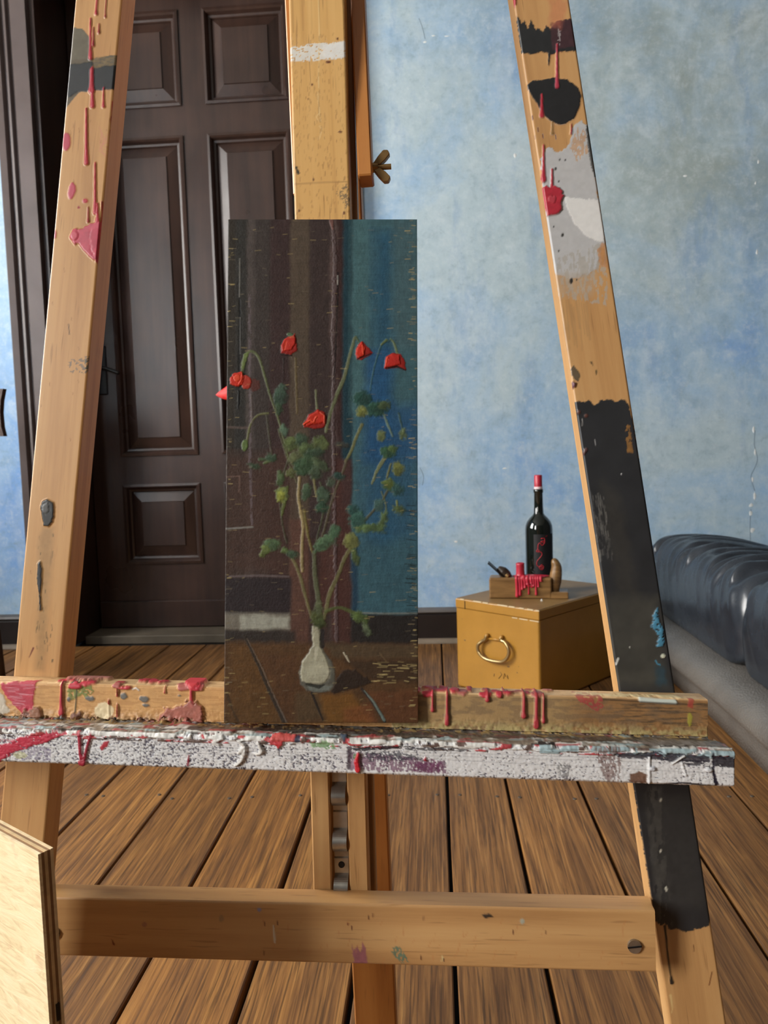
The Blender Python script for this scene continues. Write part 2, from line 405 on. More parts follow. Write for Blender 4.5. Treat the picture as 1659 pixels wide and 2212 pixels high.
def panel(parent, x0, x1, z0, z1):
    # moulded frame (ogee) + raised and fielded panel
    rings = [(0.0, 0.0), (-0.002, -0.007), (0.008, -0.009), (0.014, -0.003), (0.020, 0.012), (0.028, 0.014), (0.031, 0.019)]
    vs = []
    for (i, d) in rings:
        vs += [(x0 + i, d, z0 + i), (x1 - i, d, z0 + i), (x1 - i, d, z1 - i), (x0 + i, d, z1 - i)]
    fs = []
    for k in range(len(rings) - 1):
        for j in range(4): fs.append((k * 4 + j, k * 4 + (j + 1) % 4, k * 4 + 4 + (j + 1) % 4, k * 4 + 4 + j))
    mo = mesh_obj('panel_moulding', vs, fs, M_dark, parent)
    a, b = 0.031, 0.072
    r2 = [(a, 0.021), (b, 0.006), (b + .002, 0.002)]
    vs = []
    for (i, d) in r2: vs += [(x0 + i, d, z0 + i), (x1 - i, d, z0 + i), (x1 - i, d, z1 - i), (x0 + i, d, z1 - i)]
    fs = []
    for k in range(2):
        for j in range(4): fs.append((k * 4 + j, k * 4 + (j + 1) % 4, k * 4 + 4 + (j + 1) % 4, k * 4 + 4 + j))
    fs.append((8, 9, 10, 11)); mesh_obj('panel', vs, fs, M_dark, parent)
    box('panel_back', (x0 + .001, 0.034, z0 + .001), (x1 - .001, 0.040, z1 - .001), M_dark, parent)
for c in cols:
    for r in rows: panel(door, c[0], c[1], r[0], r[1])
# lever handle on a long plate
bm = bmesh.new(); bm_box(bm, (-1.372, -0.006, 0.99), (-1.332, 0.0, 1.19), .003)
pl = bm_obj('handle_plate', bm, M_black, door)
tube('lever', smoothpath([(-1.352, -0.004, 1.10), (-1.352, -0.040, 1.10), (-1.344, -0.050, 1.098), (-1.300, -0.052, 1.085), (-1.262, -0.050, 1.070)], 5), 0.008, M_black, pl, n=8)

# ------------------------------------------------------------------ paint engine: numpy layers baked onto mesh vertices
_rng = np.random.RandomState(3); _perm = _rng.rand(256, 256)
def vnoise(x, y):
    xi = np.floor(x).astype(int); yi = np.floor(y).astype(int); fx = x - xi; fy = y - yi
    fx = fx * fx * (3 - 2 * fx); fy = fy * fy * (3 - 2 * fy)
    a = _perm[xi & 255, yi & 255]; b = _perm[(xi + 1) & 255, yi & 255]; c = _perm[xi & 255, (yi + 1) & 255]; d = _perm[(xi + 1) & 255, (yi + 1) & 255]
    return (a * (1 - fx) + b * fx) * (1 - fy) + (c * (1 - fx) + d * fx) * fy
def fbm(x, y, o=4):
    r = 0; k = 0.5; t = 0
    for i in range(o): r = r + k * vnoise(x * 2 ** i + 17.3 * i, y * 2 ** i + 5.1 * i); t += k; k *= 0.5
    return r / t
class Coat:
    """colour, cover and thickness of a paint coat over a sheet of points (x, y)"""
    def __init__(s, PX, PY, rgb=None):
        s.x = PX; s.y = PY; s.c = np.zeros(PX.shape + (3,)); s.a = np.zeros(PX.shape); s.h = np.zeros(PX.shape)
        if rgb is not None: s.c[:] = lin(rgb); s.a[:] = 1
    def lay(s, m, rgb, h=0.0, var=0.0, sc=9.0, bb=None):
        if bb is None: bb = np.ones(s.x.shape, bool)
        m = np.clip(m, 0, 1) * np.ones(s.x.shape) if m.shape == s.x.shape else np.clip(m, 0, 1)
        m = m[bb] if m.shape == s.x.shape else m
        c = s.c[bb]; a = s.a[bb]; hh = s.h[bb]
        col = np.broadcast_to(lin(rgb), c.shape)
        if var: col = col * (1 + var * (fbm(s.x[bb] / sc, s.y[bb] / sc, 3) - 0.5) * 2)[..., None]
        s.c[bb] = np.where((a < 1e-4)[..., None], col, c * (1 - m)[..., None] + col * m[..., None])
        s.a[bb] = a * (1 - m) + m
        if h: s.h[bb] = np.maximum(hh * (1 - 0.5 * m), h * m) if h > 0 else hh + h * m
    def poly(s, pts, rgb, h=0.0, rag=0.0, rs=6.0, al=1.0, var=0.0, soft=0.8, sc=9.0, dry=0.0, drys=(3.0, 3.0)):
        P = np.array(pts, float)
        lo = P.min(0) - rag - 4; hi = P.max(0) + rag + 4
        bb = (s.x > lo[0]) & (s.x < hi[0]) & (s.y > lo[1]) & (s.y < hi[1])
        if not bb.any(): return
        X = s.x[bb]; Y = s.y[bb]
        if rag:
            X, Y = X + rag * (fbm(X / rs, Y / rs, 3) - 0.5) * 2, Y + rag * (fbm(X / rs + 40, Y / rs + 9, 3) - 0.5) * 2
        ins = np.zeros(X.shape, bool); dmin = np.full(X.shape, 1e9)
        for i in range(len(P)):
            x0, y0 = P[i]; x1, y1 = P[(i + 1) % len(P)]
            if y0 != y1:
                cnd = ((y0 > Y) != (y1 > Y)) & (X < (x1 - x0) * (Y - y0) / (y1 - y0) + x0); ins ^= cnd
            dx, dy = x1 - x0, y1 - y0; t = np.clip(((X - x0) * dx + (Y - y0) * dy) / (dx * dx + dy * dy + 1e-9), 0, 1)
            dmin = np.minimum(dmin, np.hypot(X - x0 - t * dx, Y - y0 - t * dy))
        sd = np.where(ins, dmin, -dmin)
        mm = np.clip(sd / soft * 0.5 + 0.5, 0, 1)
        if dry: mm = mm * (fbm(s.x[bb] / drys[0], s.y[bb] / drys[1], 3) > dry)
        s.lay(mm * al, rgb, h, var, sc, bb)
    def line(s, pts, w, rgb, h=0.0, al=1.0, rag=0.0, rs=5.0, soft=0.8, var=0.0, dry=0.0, drys=(3.0, 3.0), k=0):
        P = np.array(smoothpath(pts, k) if k else pts, float)
        ws = np.interp(np.linspace(0, 1, len(P)), np.linspace(0, 1, len(w)), w) if hasattr(w, '__len__') else np.full(len(P), w)
        lo = P.min(0) - ws.max() - 4 - rag; hi = P.max(0) + ws.max() + 4 + rag
        bb = (s.x > lo[0]) & (s.x < hi[0]) & (s.y > lo[1]) & (s.y < hi[1])
        if not bb.any(): return
        X = s.x[bb]; Y = s.y[bb]
        if rag: X = X + rag * (fbm(X / rs, Y / rs, 3) - 0.5) * 2
        sd = np.full(X.shape, -1e9)
        for i in range(len(P) - 1):
            x0, y0 = P[i]; dx, dy = P[i + 1] - P[i]
            t = np.clip(((X - x0) * dx + (Y - y0) * dy) / (dx * dx + dy * dy + 1e-9), 0, 1)
            sd = np.maximum(sd, (ws[i] * (1 - t) + ws[i + 1] * t) / 2 - np.hypot(X - x0 - t * dx, Y - y0 - t * dy))
        mm = np.clip(sd / soft * 0.5 + 0.5, 0, 1)
        if dry: mm = mm * (fbm(X / drys[0], Y / drys[1], 3) > dry)
        s.lay(mm * al, rgb, h, var, 9.0, bb)
    def blob(s, x, y, rx, ry, rgb, h=0.0, rot=0.0, rag=0.0, rs=6.0, al=1.0, var=0.0, soft=0.8):
        n = 18; c, q = math.cos(rot), math.sin(rot)
        s.poly([(x + rx * math.cos(t) * c - ry * math.sin(t) * q, y + rx * math.cos(t) * q + ry * math.sin(t) * c) for t in [2 * math.pi * i / n for i in range(n)]], rgb, h, rag, rs, al, var, soft)
    def drip(s, x, y0, y1, w, rgb, h=0.0012, dx=0.0):
        """a run of paint: thin at the top, a bead at the foot"""
        s.line([(x, y0), (x + dx * .6, y0 + (y1 - y0) * .7), (x + dx, y1 - w * .3)], [w * .45, w * .7, w * 1.15], rgb, h)

def sheet_mesh(name, V, coat, material, parent=None, mat=None, extra=None, smooth=True):
    """V: (n, m, 3) grid of points; extra: (verts, faces) of closing sides"""
    n, m = V.shape[:2]
    vs = V.reshape(-1, 3)
    i = np.arange(n - 1)[:, None] * m + np.arange(m - 1)[None, :]
    q = np.stack([i, i + 1, i + m + 1, i + m], -1).reshape(-1, 4)
    ev, ef = extra if extra else ([], [])
    nv = len(vs); allv = np.vstack([vs, np.array(ev).reshape(-1, 3)]) if len(ev) else vs
    ef = np.array(ef, int).reshape(-1, 4) + nv if len(ef) else np.zeros((0, 4), int)
    fq = np.vstack([q, ef]) if len(ef) else q
    me = bpy.data.meshes.new(name)
    me.vertices.add(len(allv)); me.vertices.foreach_set('co', allv.astype(np.float32).ravel())
    me.loops.add(fq.size); me.loops.foreach_set('vertex_index', fq.astype(np.int32).ravel())
    me.polygons.add(len(fq)); me.polygons.foreach_set('loop_start', np.arange(0, fq.size, 4, dtype=np.int32))
    sm = np.zeros(len(fq), bool); sm[:len(q)] = smooth; me.polygons.foreach_set('use_smooth', sm)
    me.update(calc_edges=True); me.validate()
    at_ = me.color_attributes.new('paint', 'FLOAT_COLOR', 'POINT')
    rgba = np.zeros((len(allv), 4), np.float32)
    rgba[:nv, :3] = np.clip(coat.c, 0, 1).reshape(-1, 3); rgba[:nv, 3] = coat.a.ravel()
    if len(ev): rgba[nv:, :3] = coat.edge if hasattr(coat, 'edge') else 0.0; rgba[nv:, 3] = 1.0 if hasattr(coat, 'edge') else 0.0
    at_.data.foreach_set('color', rgba.ravel())
    return link(name, me, material, parent, mat)

# ------------------------------------------------------------------ easel frame: a right, b up along the easel, c towards the painter
PSI = math.radians(4.5); nrm = math.hypot(1, .0305); ZE = 0.66
u0 = np.array([1, -.0305, 0]) / nrm; v0 = np.array([-.0305, -1, 0]) / nrm; zt = np.array([0, 0, -1.0])
EA = CM @ (math.cos(PSI) * u0 + math.sin(PSI) * zt); EB = CM @ v0; EC = CM @ (math.cos(PSI) * zt - math.sin(PSI) * u0)
EO = CP + CM @ np.array([0, 0, ZE])
def to_e(p): d = np.asarray(p) - EO; return np.array([d @ EA, d @ EB, d @ EC])
def from_e(a, b, c): return EO + EA * a + EB * b + EC * c
def epix(x, y, c=0.0):
    """point of the easel plane c seen at a pixel, in easel coordinates"""
    r = ray(x, y); t = ((EO + EC * c - CP) @ EC) / (r @ EC); return to_e(CP + r * t)
def proj(P):
    q = (np.asarray(P) - CP) @ CM      # CM rows are world axes in camera space
    return CX + F * q[..., 0] / q[..., 2], CY + F * q[..., 1] / q[..., 2]
def floor_b(a0, b0, a1, b1, c):
    """extend a line of plane c down to the floor"""
    p0 = from_e(a0, b0, c); p1 = from_e(a1, b1, c); t = (0.0 - p0[2]) / (p1[2] - p0[2]); return a0 + (a1 - a0) * t, b0 + (b1 - b0) * t
foot = from_e(0, 0, 0); tfoot = EO - EB * (EO[2] / EB[2])
EMAT = Matrix([[EA[0], EB[0], EC[0], tfoot[0]], [EA[1], EB[1], EC[1], tfoot[1]], [EA[2], EB[2], EC[2], tfoot[2]], [0, 0, 0, 1]])
easel = empty('studio_easel', EMAT)
tag(easel, 'paint-spattered beech studio easel carrying the poppy painting', 'easel')
BOFF = -float((tfoot - EO) @ EB)        # easel Empty sits on the floor; b = 0 of the picture plane is BOFF above it
def EM(a, b, c, rot=0.0, ry=0.0):
    """local matrix in the easel: origin (a, b, c), turned in the easel plane"""
    return Matrix.Translation((a, b + BOFF, c)) @ Matrix.Rotation(rot, 4, 'Z') @ Matrix.Rotation(ry, 4, 'Y')

def beam(name, A, B, width, thick, coatfn=None, material=None, step=0.00085, yvis=None, parent=easel, c=0.0, relief=1.0):
    """square timber from A to B (a, b in easel plane), front face at c; local Y along the timber; optional paint coat"""
    A = np.array(A[:2], float); B = np.array(B[:2], float); d = B - A; Ln = np.hypot(*d); rot = math.atan2(d[1], d[0]) - math.pi / 2
    mat = EM(A[0], A[1], c, rot); w2 = width / 2; ch = 0.0012
    if coatfn is None:
        return box(name, (-w2, 0, -thick), (w2, Ln, 0), material or M_wood, parent, mat, bevel=ch)
    nx = max(6, int(width / step)); dense = np.arange(yvis[0], yvis[1], step) if yvis else np.arange(0, Ln, step)
    ys = np.unique(np.concatenate([[0.0], dense, [Ln]])); ys = ys[(ys >= 0) & (ys <= Ln)]
    xs = np.concatenate([[-w2], np.linspace(-w2 + ch, w2 - ch, nx), [w2]])
    X, Y = np.meshgrid(xs, ys)
    d /= Ln; s = np.array([d[1], -d[0]])
    a = A[0] + d[0] * Y + s[0] * X; b = A[1] + d[1] * Y + s[1] * X
    P = EO + a[..., None] * EA + b[..., None] * EB + c * EC
    px, py = proj(P)
    ct = Coat(px, py); coatfn(ct)
    Z = ct.h * relief
    Z[:, 0] = -ch; Z[:, -1] = -ch
    V = np.stack([X, Y, Z], -1)
    e = [(-w2, 0, -ch), (w2, 0, -ch), (w2, Ln, -ch), (-w2, Ln, -ch), (-w2, 0, -thick), (w2, 0, -thick), (w2, Ln, -thick), (-w2, Ln, -thick)]
    f = [(3, 0, 4, 7), (1, 2, 6, 5), (0, 1, 5, 4), (2, 3, 7, 6), (4, 5, 6, 7)]
    f = [(3, 7, 4, 0), (1, 5, 6, 2), (0, 4, 5, 1), (2, 6, 7, 3), (7, 6, 5, 4)]
    return sheet_mesh(name, V, ct, material or M_woodp, parent, mat, (e, f))

RED = (176, 48, 62); RED2 = (150, 34, 48); BLK = (40, 41, 42); PNK = (186, 74, 92)
def coat_left_leg(k):
    # grey smear and black band
    k.poly([(150, 60), (178, 62), (192, 78), (198, 100), (196, 128), (262, 116), (258, 190), (170, 200), (150, 225), (140, 240), (146, 130)], (78, 76, 66), 0, 2, 8, .92, .2)
    k.poly([(150, 60), (178, 62), (192, 78), (197, 100), (194, 126), (146, 130)], (104, 98, 82), 0, 2, 8, .75, .2)
    k.poly([(140, 140), (200, 134), (202, 145), (256, 140), (258, 192), (168, 199), (146, 214)], (42, 44, 46), .0003, 2, 6, 1, .15)
    k.poly([(198, 126), (258, 118), (257, 140), (202, 148)], (120, 100, 66), 0, 2, 5, .7, .4, dry=.4, drys=(8, 2))
    for (x, a, b, w) in ((208, 0, 32, 6), (228, 22, 38, 4), (196, 40, 128, 8), (202, 60, 100, 5), (214, 52, 72, 5), (200, 146, 232, 9), (198, 150, 200, 12), (224, 190, 232, 6), (187, 235, 355, 9), (243, 218, 255, 6), (206, 352, 462, 8), (211, 440, 480, 9), (221, 436, 482, 7), (191, 448, 480, 5), (257, 110, 190, 6), (240, 250, 290, 4), (238, 280, 330, 5)):
        k.drip(x, a, b, w, RED if w > 5 else RED2, .0012)
    k.blob(143, 306, 9, 20, PNK, .0004, 0, 2); k.blob(155, 412, 8, 18, PNK, .0004, 0.15, 2); k.blob(118, 506, 4, 10, PNK, .0003)
    k.blob(184, 434, 6, 5, RED, .0003); k.blob(170, 448, 3, 3, RED2)
    k.poly([(152, 512), (158, 496), (175, 492), (196, 484), (226, 478), (232, 520), (224, 575), (206, 566), (190, 552), (178, 538), (170, 526), (160, 528)], PNK, .0011, 4, 9, 1, .22)
    k.poly([(196, 498), (226, 492), (226, 570), (208, 560), (196, 540)], (176, 58, 78), .0015, 5, 6, .8, .3)
    k.blob(162, 510, 9, 10, (196, 84, 100), .0017, 0, 2)
    for i in range(7): k.line([(215 + 3 * i % 17, 275 + 6 * i), (226 - 5 * i % 13, 300 + 5 * i), (233, 290 + 9 * i)], 1.6, (196, 120, 110), 0, .45, k=3)
    # grey green scuffs
    k.poly([(148, 778), (200, 768), (204, 806), (150, 804)], (104, 98, 92), 0, 5, 5, .8, .3, dry=.53, drys=(5, 4))
    k.poly([(182, 772), (200, 766), (202, 808), (184, 800)], (66, 78, 74), 0, 4, 5, .85, .3, dry=.5, drys=(4, 4))
    k.line([(148, 700), (150, 722)], 2, (80, 56, 36))
    # black knots and the long black drop with its stain
    k.poly([(90, 1140), (116, 1140), (112, 1210), (106, 1300), (98, 1400), (94, 1450), (76, 1450), (80, 1380), (82, 1260), (84, 1180)], (146, 118, 78), 0, 5, 20, .5, .3, soft=6)
    k.poly([(92, 1082), (104, 1078), (117, 1086), (118, 1108), (114, 1126), (104, 1138), (94, 1134), (91, 1112), (88, 1098)], (38, 38, 38), .0012, 2, 6)
    k.poly([(92, 1092), (104, 1086), (108, 1102), (100, 1112), (93, 1106)], (84, 84, 82), .0018, 2, 4, .8)
    k.poly([(82, 1216), (88, 1212), (92, 1230), (91, 1260), (88, 1285), (91, 1318), (86, 1320), (84, 1285), (80, 1250)], (42, 42, 44), .001, 1, 4)
    for i in range(26):
        q = random.Random(i); x = q.uniform(74, 116); y = q.uniform(1150, 1440); k.line([(x, y), (x + q.uniform(-2, 1), y + q.uniform(4, 14))], q.uniform(1, 2.6), (72, 62, 40), 0, .8)
    k.line([(72, 1400), (63, 1420)], [4, 1.5], (112, 52, 36))
    for i in range(40):
        q = random.Random(100 + i); x = q.uniform(60, 250); y = q.uniform(0, 1420); k.line([(x, y), (x + 1, y + q.uniform(3, 9))], 1.4, (140, 92, 52), 0, .6)

def coat_right_leg(k):
    k.poly([(1100, -20), (1112, -20), (1116, 8), (1108, 22)], RED, .001, 2)
    # upper black band with bristle marks
    k.poly([(1114, 34), (1121, 38), (1126, 52), (1134, 44), (1140, 64), (1148, 42), (1156, 66), (1164, 60), (1172, 70), (1180, 55), (1190, 62), (1205, 44), (1240, 40), (1248, 110), (1214, 112), (1190, 118), (1170, 112), (1150, 118), (1126, 115)], BLK, .0003, 3, 4, 1, .2)
    k.poly([(1190, 50), (1244, 40), (1246, 100), (1192, 108)], (74, 44, 50), 0, 3, 6, .7, .3)
    k.line([(1187, 112), (1185, 140)], [6, 3], BLK, .0005)
    k.poly([(1185, 0), (1228, 0), (1214, 60), (1190, 60)], (196, 110, 84), 0, 6, 10, .4, .2, soft=5)
    # black stone-shaped patch
    k.poly([(1138, 184), (1150, 174), (1172, 173), (1195, 168), (1225, 172), (1248, 188), (1256, 208), (1252, 232), (1240, 256), (1222, 268), (1206, 270), (1190, 262), (1170, 245), (1160, 225), (1146, 204)], (36, 36, 37), .0005, 1.5, 6, 1, .15)
    k.drip(1203, 96, 190, 8, (176, 60, 78), .0012); k.drip(1170, 205, 253, 9, RED, .001); k.drip(1234, 268, 290, 5, RED2); k.drip(1193, 266, 290, 7, (150, 116, 70), .0006)
    k.line([(1208, 60), (1207, 96)], 5, (196, 190, 190), .0003, .5, 2, dry=.5)
    for x, y in ((1150, 250), (1162, 276), (1172, 290), (1155, 292), (1200, 292)): k.line([(x, y), (x + 1, y + 8)], 2.4, (96, 40, 34))
    # pale grey passage
    k.poly([(1166, 345), (1178, 330), (1186, 318), (1200, 328), (1215, 326), (1228, 312), (1240, 268), (1256, 262), (1272, 272), (1275, 300), (1290, 420), (1304, 470), (1310, 520), (1298, 540), (1290, 580), (1270, 590), (1240, 602), (1216, 598), (1190, 590)], (186, 187, 188), .0002, 5, 7, .97, .08)
    k.poly([(1232, 320), (1246, 276), (1266, 284), (1270, 330), (1248, 350)], (190, 148, 106), 0, 4, 5, .75, .25, dry=.42, drys=(3, 10))
    k.poly([(1190, 560), (1310, 520), (1312, 660), (1200, 640)], (172, 166, 156), 0, 4, 9, .7, .1, dry=.55, drys=(4, 16))
    k.poly([(1195, 590), (1290, 590), (1280, 640), (1200, 640)], (178, 160, 138), 0, 4, 9, .5, .1, soft=8)
    k.poly([(1218, 425), (1245, 430), (1292, 432), (1304, 470), (1305, 522), (1286, 520), (1262, 508), (1242, 485), (1226, 455)], (224, 223, 220), .0005, 4, 7, .95, .06)
    k.poly([(1300, 525), (1306, 525), (1316, 580), (1296, 575), (1290, 540)], (190, 136, 88), 0, 3, 6, .8, .2)
    k.poly([(1266, 272), (1275, 270), (1292, 400), (1280, 370), (1270, 320)], (48, 50, 50), .0002, 3, 5, .9)
    k.drip(1174, 314, 380, 8, RED, .0012); k.blob(1174, 386, 6, 9, RED, .0012, 0, 2); k.drip(1192, 366, 410, 8, RED, .0014)
    k.poly([(1170, 408), (1180, 402), (1188, 408), (1198, 402), (1210, 408), (1217, 424), (1212, 440), (1214, 452), (1205, 464), (1184, 466), (1174, 452)], (172, 44, 58), .0016, 3, 6, 1, .25)
    k.blob(1192, 432, 10, 8, (182, 62, 74), .0022, .3, 3)
    for x, y, r in ((1209, 345, 2), (1221, 346, 2), (1200, 365, 3), (1207, 392, 2), (1196, 490, 2), (1215, 508, 3.5), (1234, 607, 5), (1207, 542, 2), (1246, 604, 2)): k.blob(x, y, r * .8, r * 1.3, (50, 48, 46), 0, .2)
    # bare wood with runs
    for i in range(12):
        q = random.Random(i); x = 1206 + 5.5 * i; k.line([(x, 640 + q.uniform(0, 30)), (x + 8, 700 + q.uniform(0, 60))], q.uniform(2, 5), (156, 126, 88), 0, .35, k=4)
    k.poly([(1232, 800), (1240, 790), (1253, 812), (1250, 826), (1240, 822)], (66, 66, 60), .0002, 3, 5, .85, .3)
    k.poly([(1226, 834), (1236, 824), (1245, 828), (1238, 842), (1228, 846)], (108, 70, 80), .0016, 2, 4)
    k.poly([(1274, 782), (1279, 781), (1281, 790)], (40, 36, 30)); k.blob(1288, 804, 2, 6, (96, 78, 48))
    k.poly([(1206, 690), (1225, 700), (1232, 780), (1222, 830), (1214, 780)], (160, 124, 82), 0, 6, 10, .4, .3, soft=6)
    # long black passage
    k.poly([(1228, 884), (1236, 872), (1250, 866), (1262, 868), (1272, 864), (1284, 876), (1296, 866), (1312, 862), (1330, 868), (1345, 862), (1358, 872), (1372, 930), (1460, 1420), (1480, 1560), (1538, 1985), (1530, 2000), (1518, 2004), (1500, 2008), (1480, 2012), (1462, 2006), (1448, 2008), (1436, 1996), (1426, 2000), (1416, 1990), (1300, 1300)], (44, 45, 47), .0002, 3, 5, 1, .22, sc=40)
    k.poly([(1352, 918), (1360, 920), (1368, 978), (1354, 978)], (150, 108, 58), 0, 3, 4, .8, .3, dry=.42, drys=(4, 10))
    k.poly([(1300, 1040), (1340, 1070), (1380, 1300), (1340, 1280), (1310, 1160)], (66, 62, 54), 0, 8, 20, .35, .3, soft=10)
    k.poly([(1310, 1290), (1420, 1290), (1440, 1480), (1330, 1480)], (76, 74, 66), 0, 10, 25, .6, .35, soft=12, sc=30)
    k.poly([(1398, 1700), (1428, 1700), (1450, 2000), (1424, 1990), (1400, 1800)], (92, 90, 84), 0, 6, 12, .45, .4, soft=6, dry=.4, drys=(8, 40))
    k.poly([(1392, 1720), (1500, 1720), (1520, 1960), (1430, 1960)], (62, 61, 58), 0, 6, 20, .4, .3, soft=10)
    for i in range(90):
        q = random.Random(i); y = q.uniform(1060, 1200); x = 1272 + (y - 1060) * .155 + q.uniform(0, 30); k.line([(x, y), (x + 2, y + q.uniform(3, 22))], q.uniform(.8, 1.8), (130, 128, 122), 0, q.uniform(.2, .55))
    for x, y in ((1250, 890), (1266, 898)): k.blob(x, y, 4, 4, (96, 62, 54), .0008)
    k.line([(1266, 971), (1258, 985), (1250, 1000)], [7, 4, 5], (92, 66, 66), .001)
    k.line([(1257, 905), (1258, 920)], 1.5, (170, 168, 165)); k.line([(1285, 950), (1286, 962)], 1.5, (150, 150, 150))
    k.poly([(1412, 1320), (1420, 1314), (1424, 1340), (1434, 1365), (1433, 1395), (1418, 1396), (1422, 1372), (1405, 1352), (1408, 1346)], (74, 132, 160), .0012, 4, 5, 1, .3, dry=.30, drys=(4, 4))
    k.line([(1416, 1427), (1420, 1434), (1426, 1436)], 2.5, (70, 140, 170)); k.blob(1432, 1417, 5, 4.5, (206, 208, 186), .0008)
    k.poly([(1416, 1440), (1436, 1440), (1440, 1480), (1418, 1480)], (44, 70, 82), 0, 5, 8, .7, .3, soft=5)
    k.line([(1335, 1423), (1331, 1436)], [5, 2.5], (205, 205, 198), .0005); k.blob(1360, 1398, 1.6, 1.6, (200, 200, 190)); k.blob(1342, 1024, 1.5, 1.5, (220, 220, 220))
    for x, y in ((1427, 1728), (1427, 1838), (1440, 1922), (1438, 1918)): k.blob(x, y, 2.2, 4, (190, 186, 170), .0004, .3)
    # foot of the black: run of black paint
    k.line([(1436, 2000), (1442, 2060), (1449, 2112)], [6, 3.6, 3.6], (58, 48, 38), .0004); k.line([(1449, 2110), (1451, 2122)], [5, 9], (50, 42, 34), .0006)
    k.line([(1448, 2150), (1453, 2178), (1450, 2190)], [5, 2, 1], (214, 182, 124)); k.line([(1538, 2100), (1532, 2128)], 2.5, (120, 72, 40)); k.line([(1498, 2042), (1499, 2055)], 2, (110, 70, 40))

# legs
def leg(name, ptop, pbot, wpx, fn, label):
    a0 = epix(*ptop); a1 = epix(*pbot)
    d = a1 - a0
    top = a0 - d * ((1.16 - a0[1]) / d[1]) * -1 if False else a0 + d * ((1.16 - a0[1]) / d[1])
    fb = floor_b(a0[0], a0[1], a1[0], a1[1], -0.012)
    A = (fb[0], fb[1] + 0.001); B = (top[0], top[1])
    Ln = math.hypot(B[0] - A[0], B[1] - A[1])
    lo = max(0.0, (-0.46 - A[1])); hi = 0.46 - A[1]
    o = beam(name, A, B, wpx, 0.026, fn, None, 0.00088, (lo, hi)); o['label'] = label
    return o, A, B
legL, LA, LB = leg('leg', (211, 20), (84, 1400), 0.0425, coat_left_leg, 'left leg with crimson runs and black drops')
legR, RA, RB = leg('leg', (1184, 100), (1492, 2110), 0.0455, coat_right_leg, 'right leg with long black painted passage')

# mast: flecked face board over a darker backing rail
def coat_mast(k):
    for i in range(420):
        q = random.Random(i); x = q.uniform(622, 760); y = q.uniform(-20, 480); k.line([(x, y), (x + q.uniform(-2, 1), y + q.uniform(3, 10))], q.uniform(1.0, 2.4), (150, 106, 60), 0, q.uniform(.25, .6))
    k.poly([(622, 104), (640, 100), (700, 93), (748, 88), (750, 126), (700, 130), (660, 132), (624, 132)], (222, 220, 212), .0002, 4, 6, .95, .1, dry=.36, drys=(6, 3))
    k.poly([(696, 96), (746, 90), (746, 124), (700, 127)], (226, 225, 220), .0003, 3, 6, .9, .05, dry=.25, drys=(5, 3))
    for x, y, rx, ry in ((709, 134, 6, 2.6), (674, 183, 2.2, 2.4), (735, 285, 4.5, 2.2), (729, 84, 2, 3), (677, 388, 2, 3), (646, 455, 2, 3), (743, 460, 2, 4), (666, 214, 1.5, 1.5), (630, 57, 1.5, 2)): k.blob(x, y, rx, ry, (96, 46, 32), .0003)
    k.poly([(636, 358), (642, 360), (648, 376), (642, 376)], (66, 60, 44), 0, 2, 4)
    k.poly([(724, 420), (750, 396), (756, 440), (748, 450), (730, 418)], (96, 88, 76), 0, 6, 6, .75, .3, dry=.45, drys=(3, 3)); k.line([(634, 398), (700, 394), (750, 392)], 2.5, (150, 112, 66), 0, .6)
    for pts in ([(683, 42), (678, 50), (684, 57), (690, 52)], [(686, 200), (690, 240), (693, 262)], [(690, 245), (684, 252), (688, 262)], [(690, 272), (695, 280), (690, 300)], [(692, 0), (682, 14), (690, 30)], [(690, 60), (688, 190)]): k.line(pts, 1.7, (232, 206, 150), .0002, .7, k=4)
    for i in range(6): k.line([(700, 20 + 2.8 * i), (722, 22 + 2.8 * i)], 1.2, (140, 90, 56), 0, .5)
m0 = epix(684, 20, -.002); m1 = epix(733, 1800, -.002)
bw = 0.0485
xbar_b = None
mt = m0 + (m1 - m0) * ((1.22 - m0[1]) / (m1[1] - m0[1])); mdir = (m1 - m0)[:2]
def on_mast(b): return m0[0] + mdir[0] * (b - m0[1]) / mdir[1]
bsplit = -0.16
beam('mast_board', (on_mast(bsplit), bsplit), (mt[0], mt[1]), bw, 0.018, coat_mast, M_mast, 0.0009, (0.32, 0.58), c=-.002)
bend = -0.3375
sl = bend, bsplit + 0.03
for sgn in (-1, 1):
    o = 0.0160 * sgn
    beam('slotted_rail', (on_mast(bend) + o, bend), (on_mast(bsplit) + o, bsplit - .0005), 0.0165, 0.018, c=-.002)
beam('mast_backing', (on_mast(-0.37) + 0.0052, -0.37), (mt[0] + 0.0052, mt[1] - .02), 0.046, 0.014, c=-.0245, material=beech('brown_backing_timber', (178, 134, 88), (156, 112, 68), (126, 86, 50)))  # backing rail of browner timber than the face board
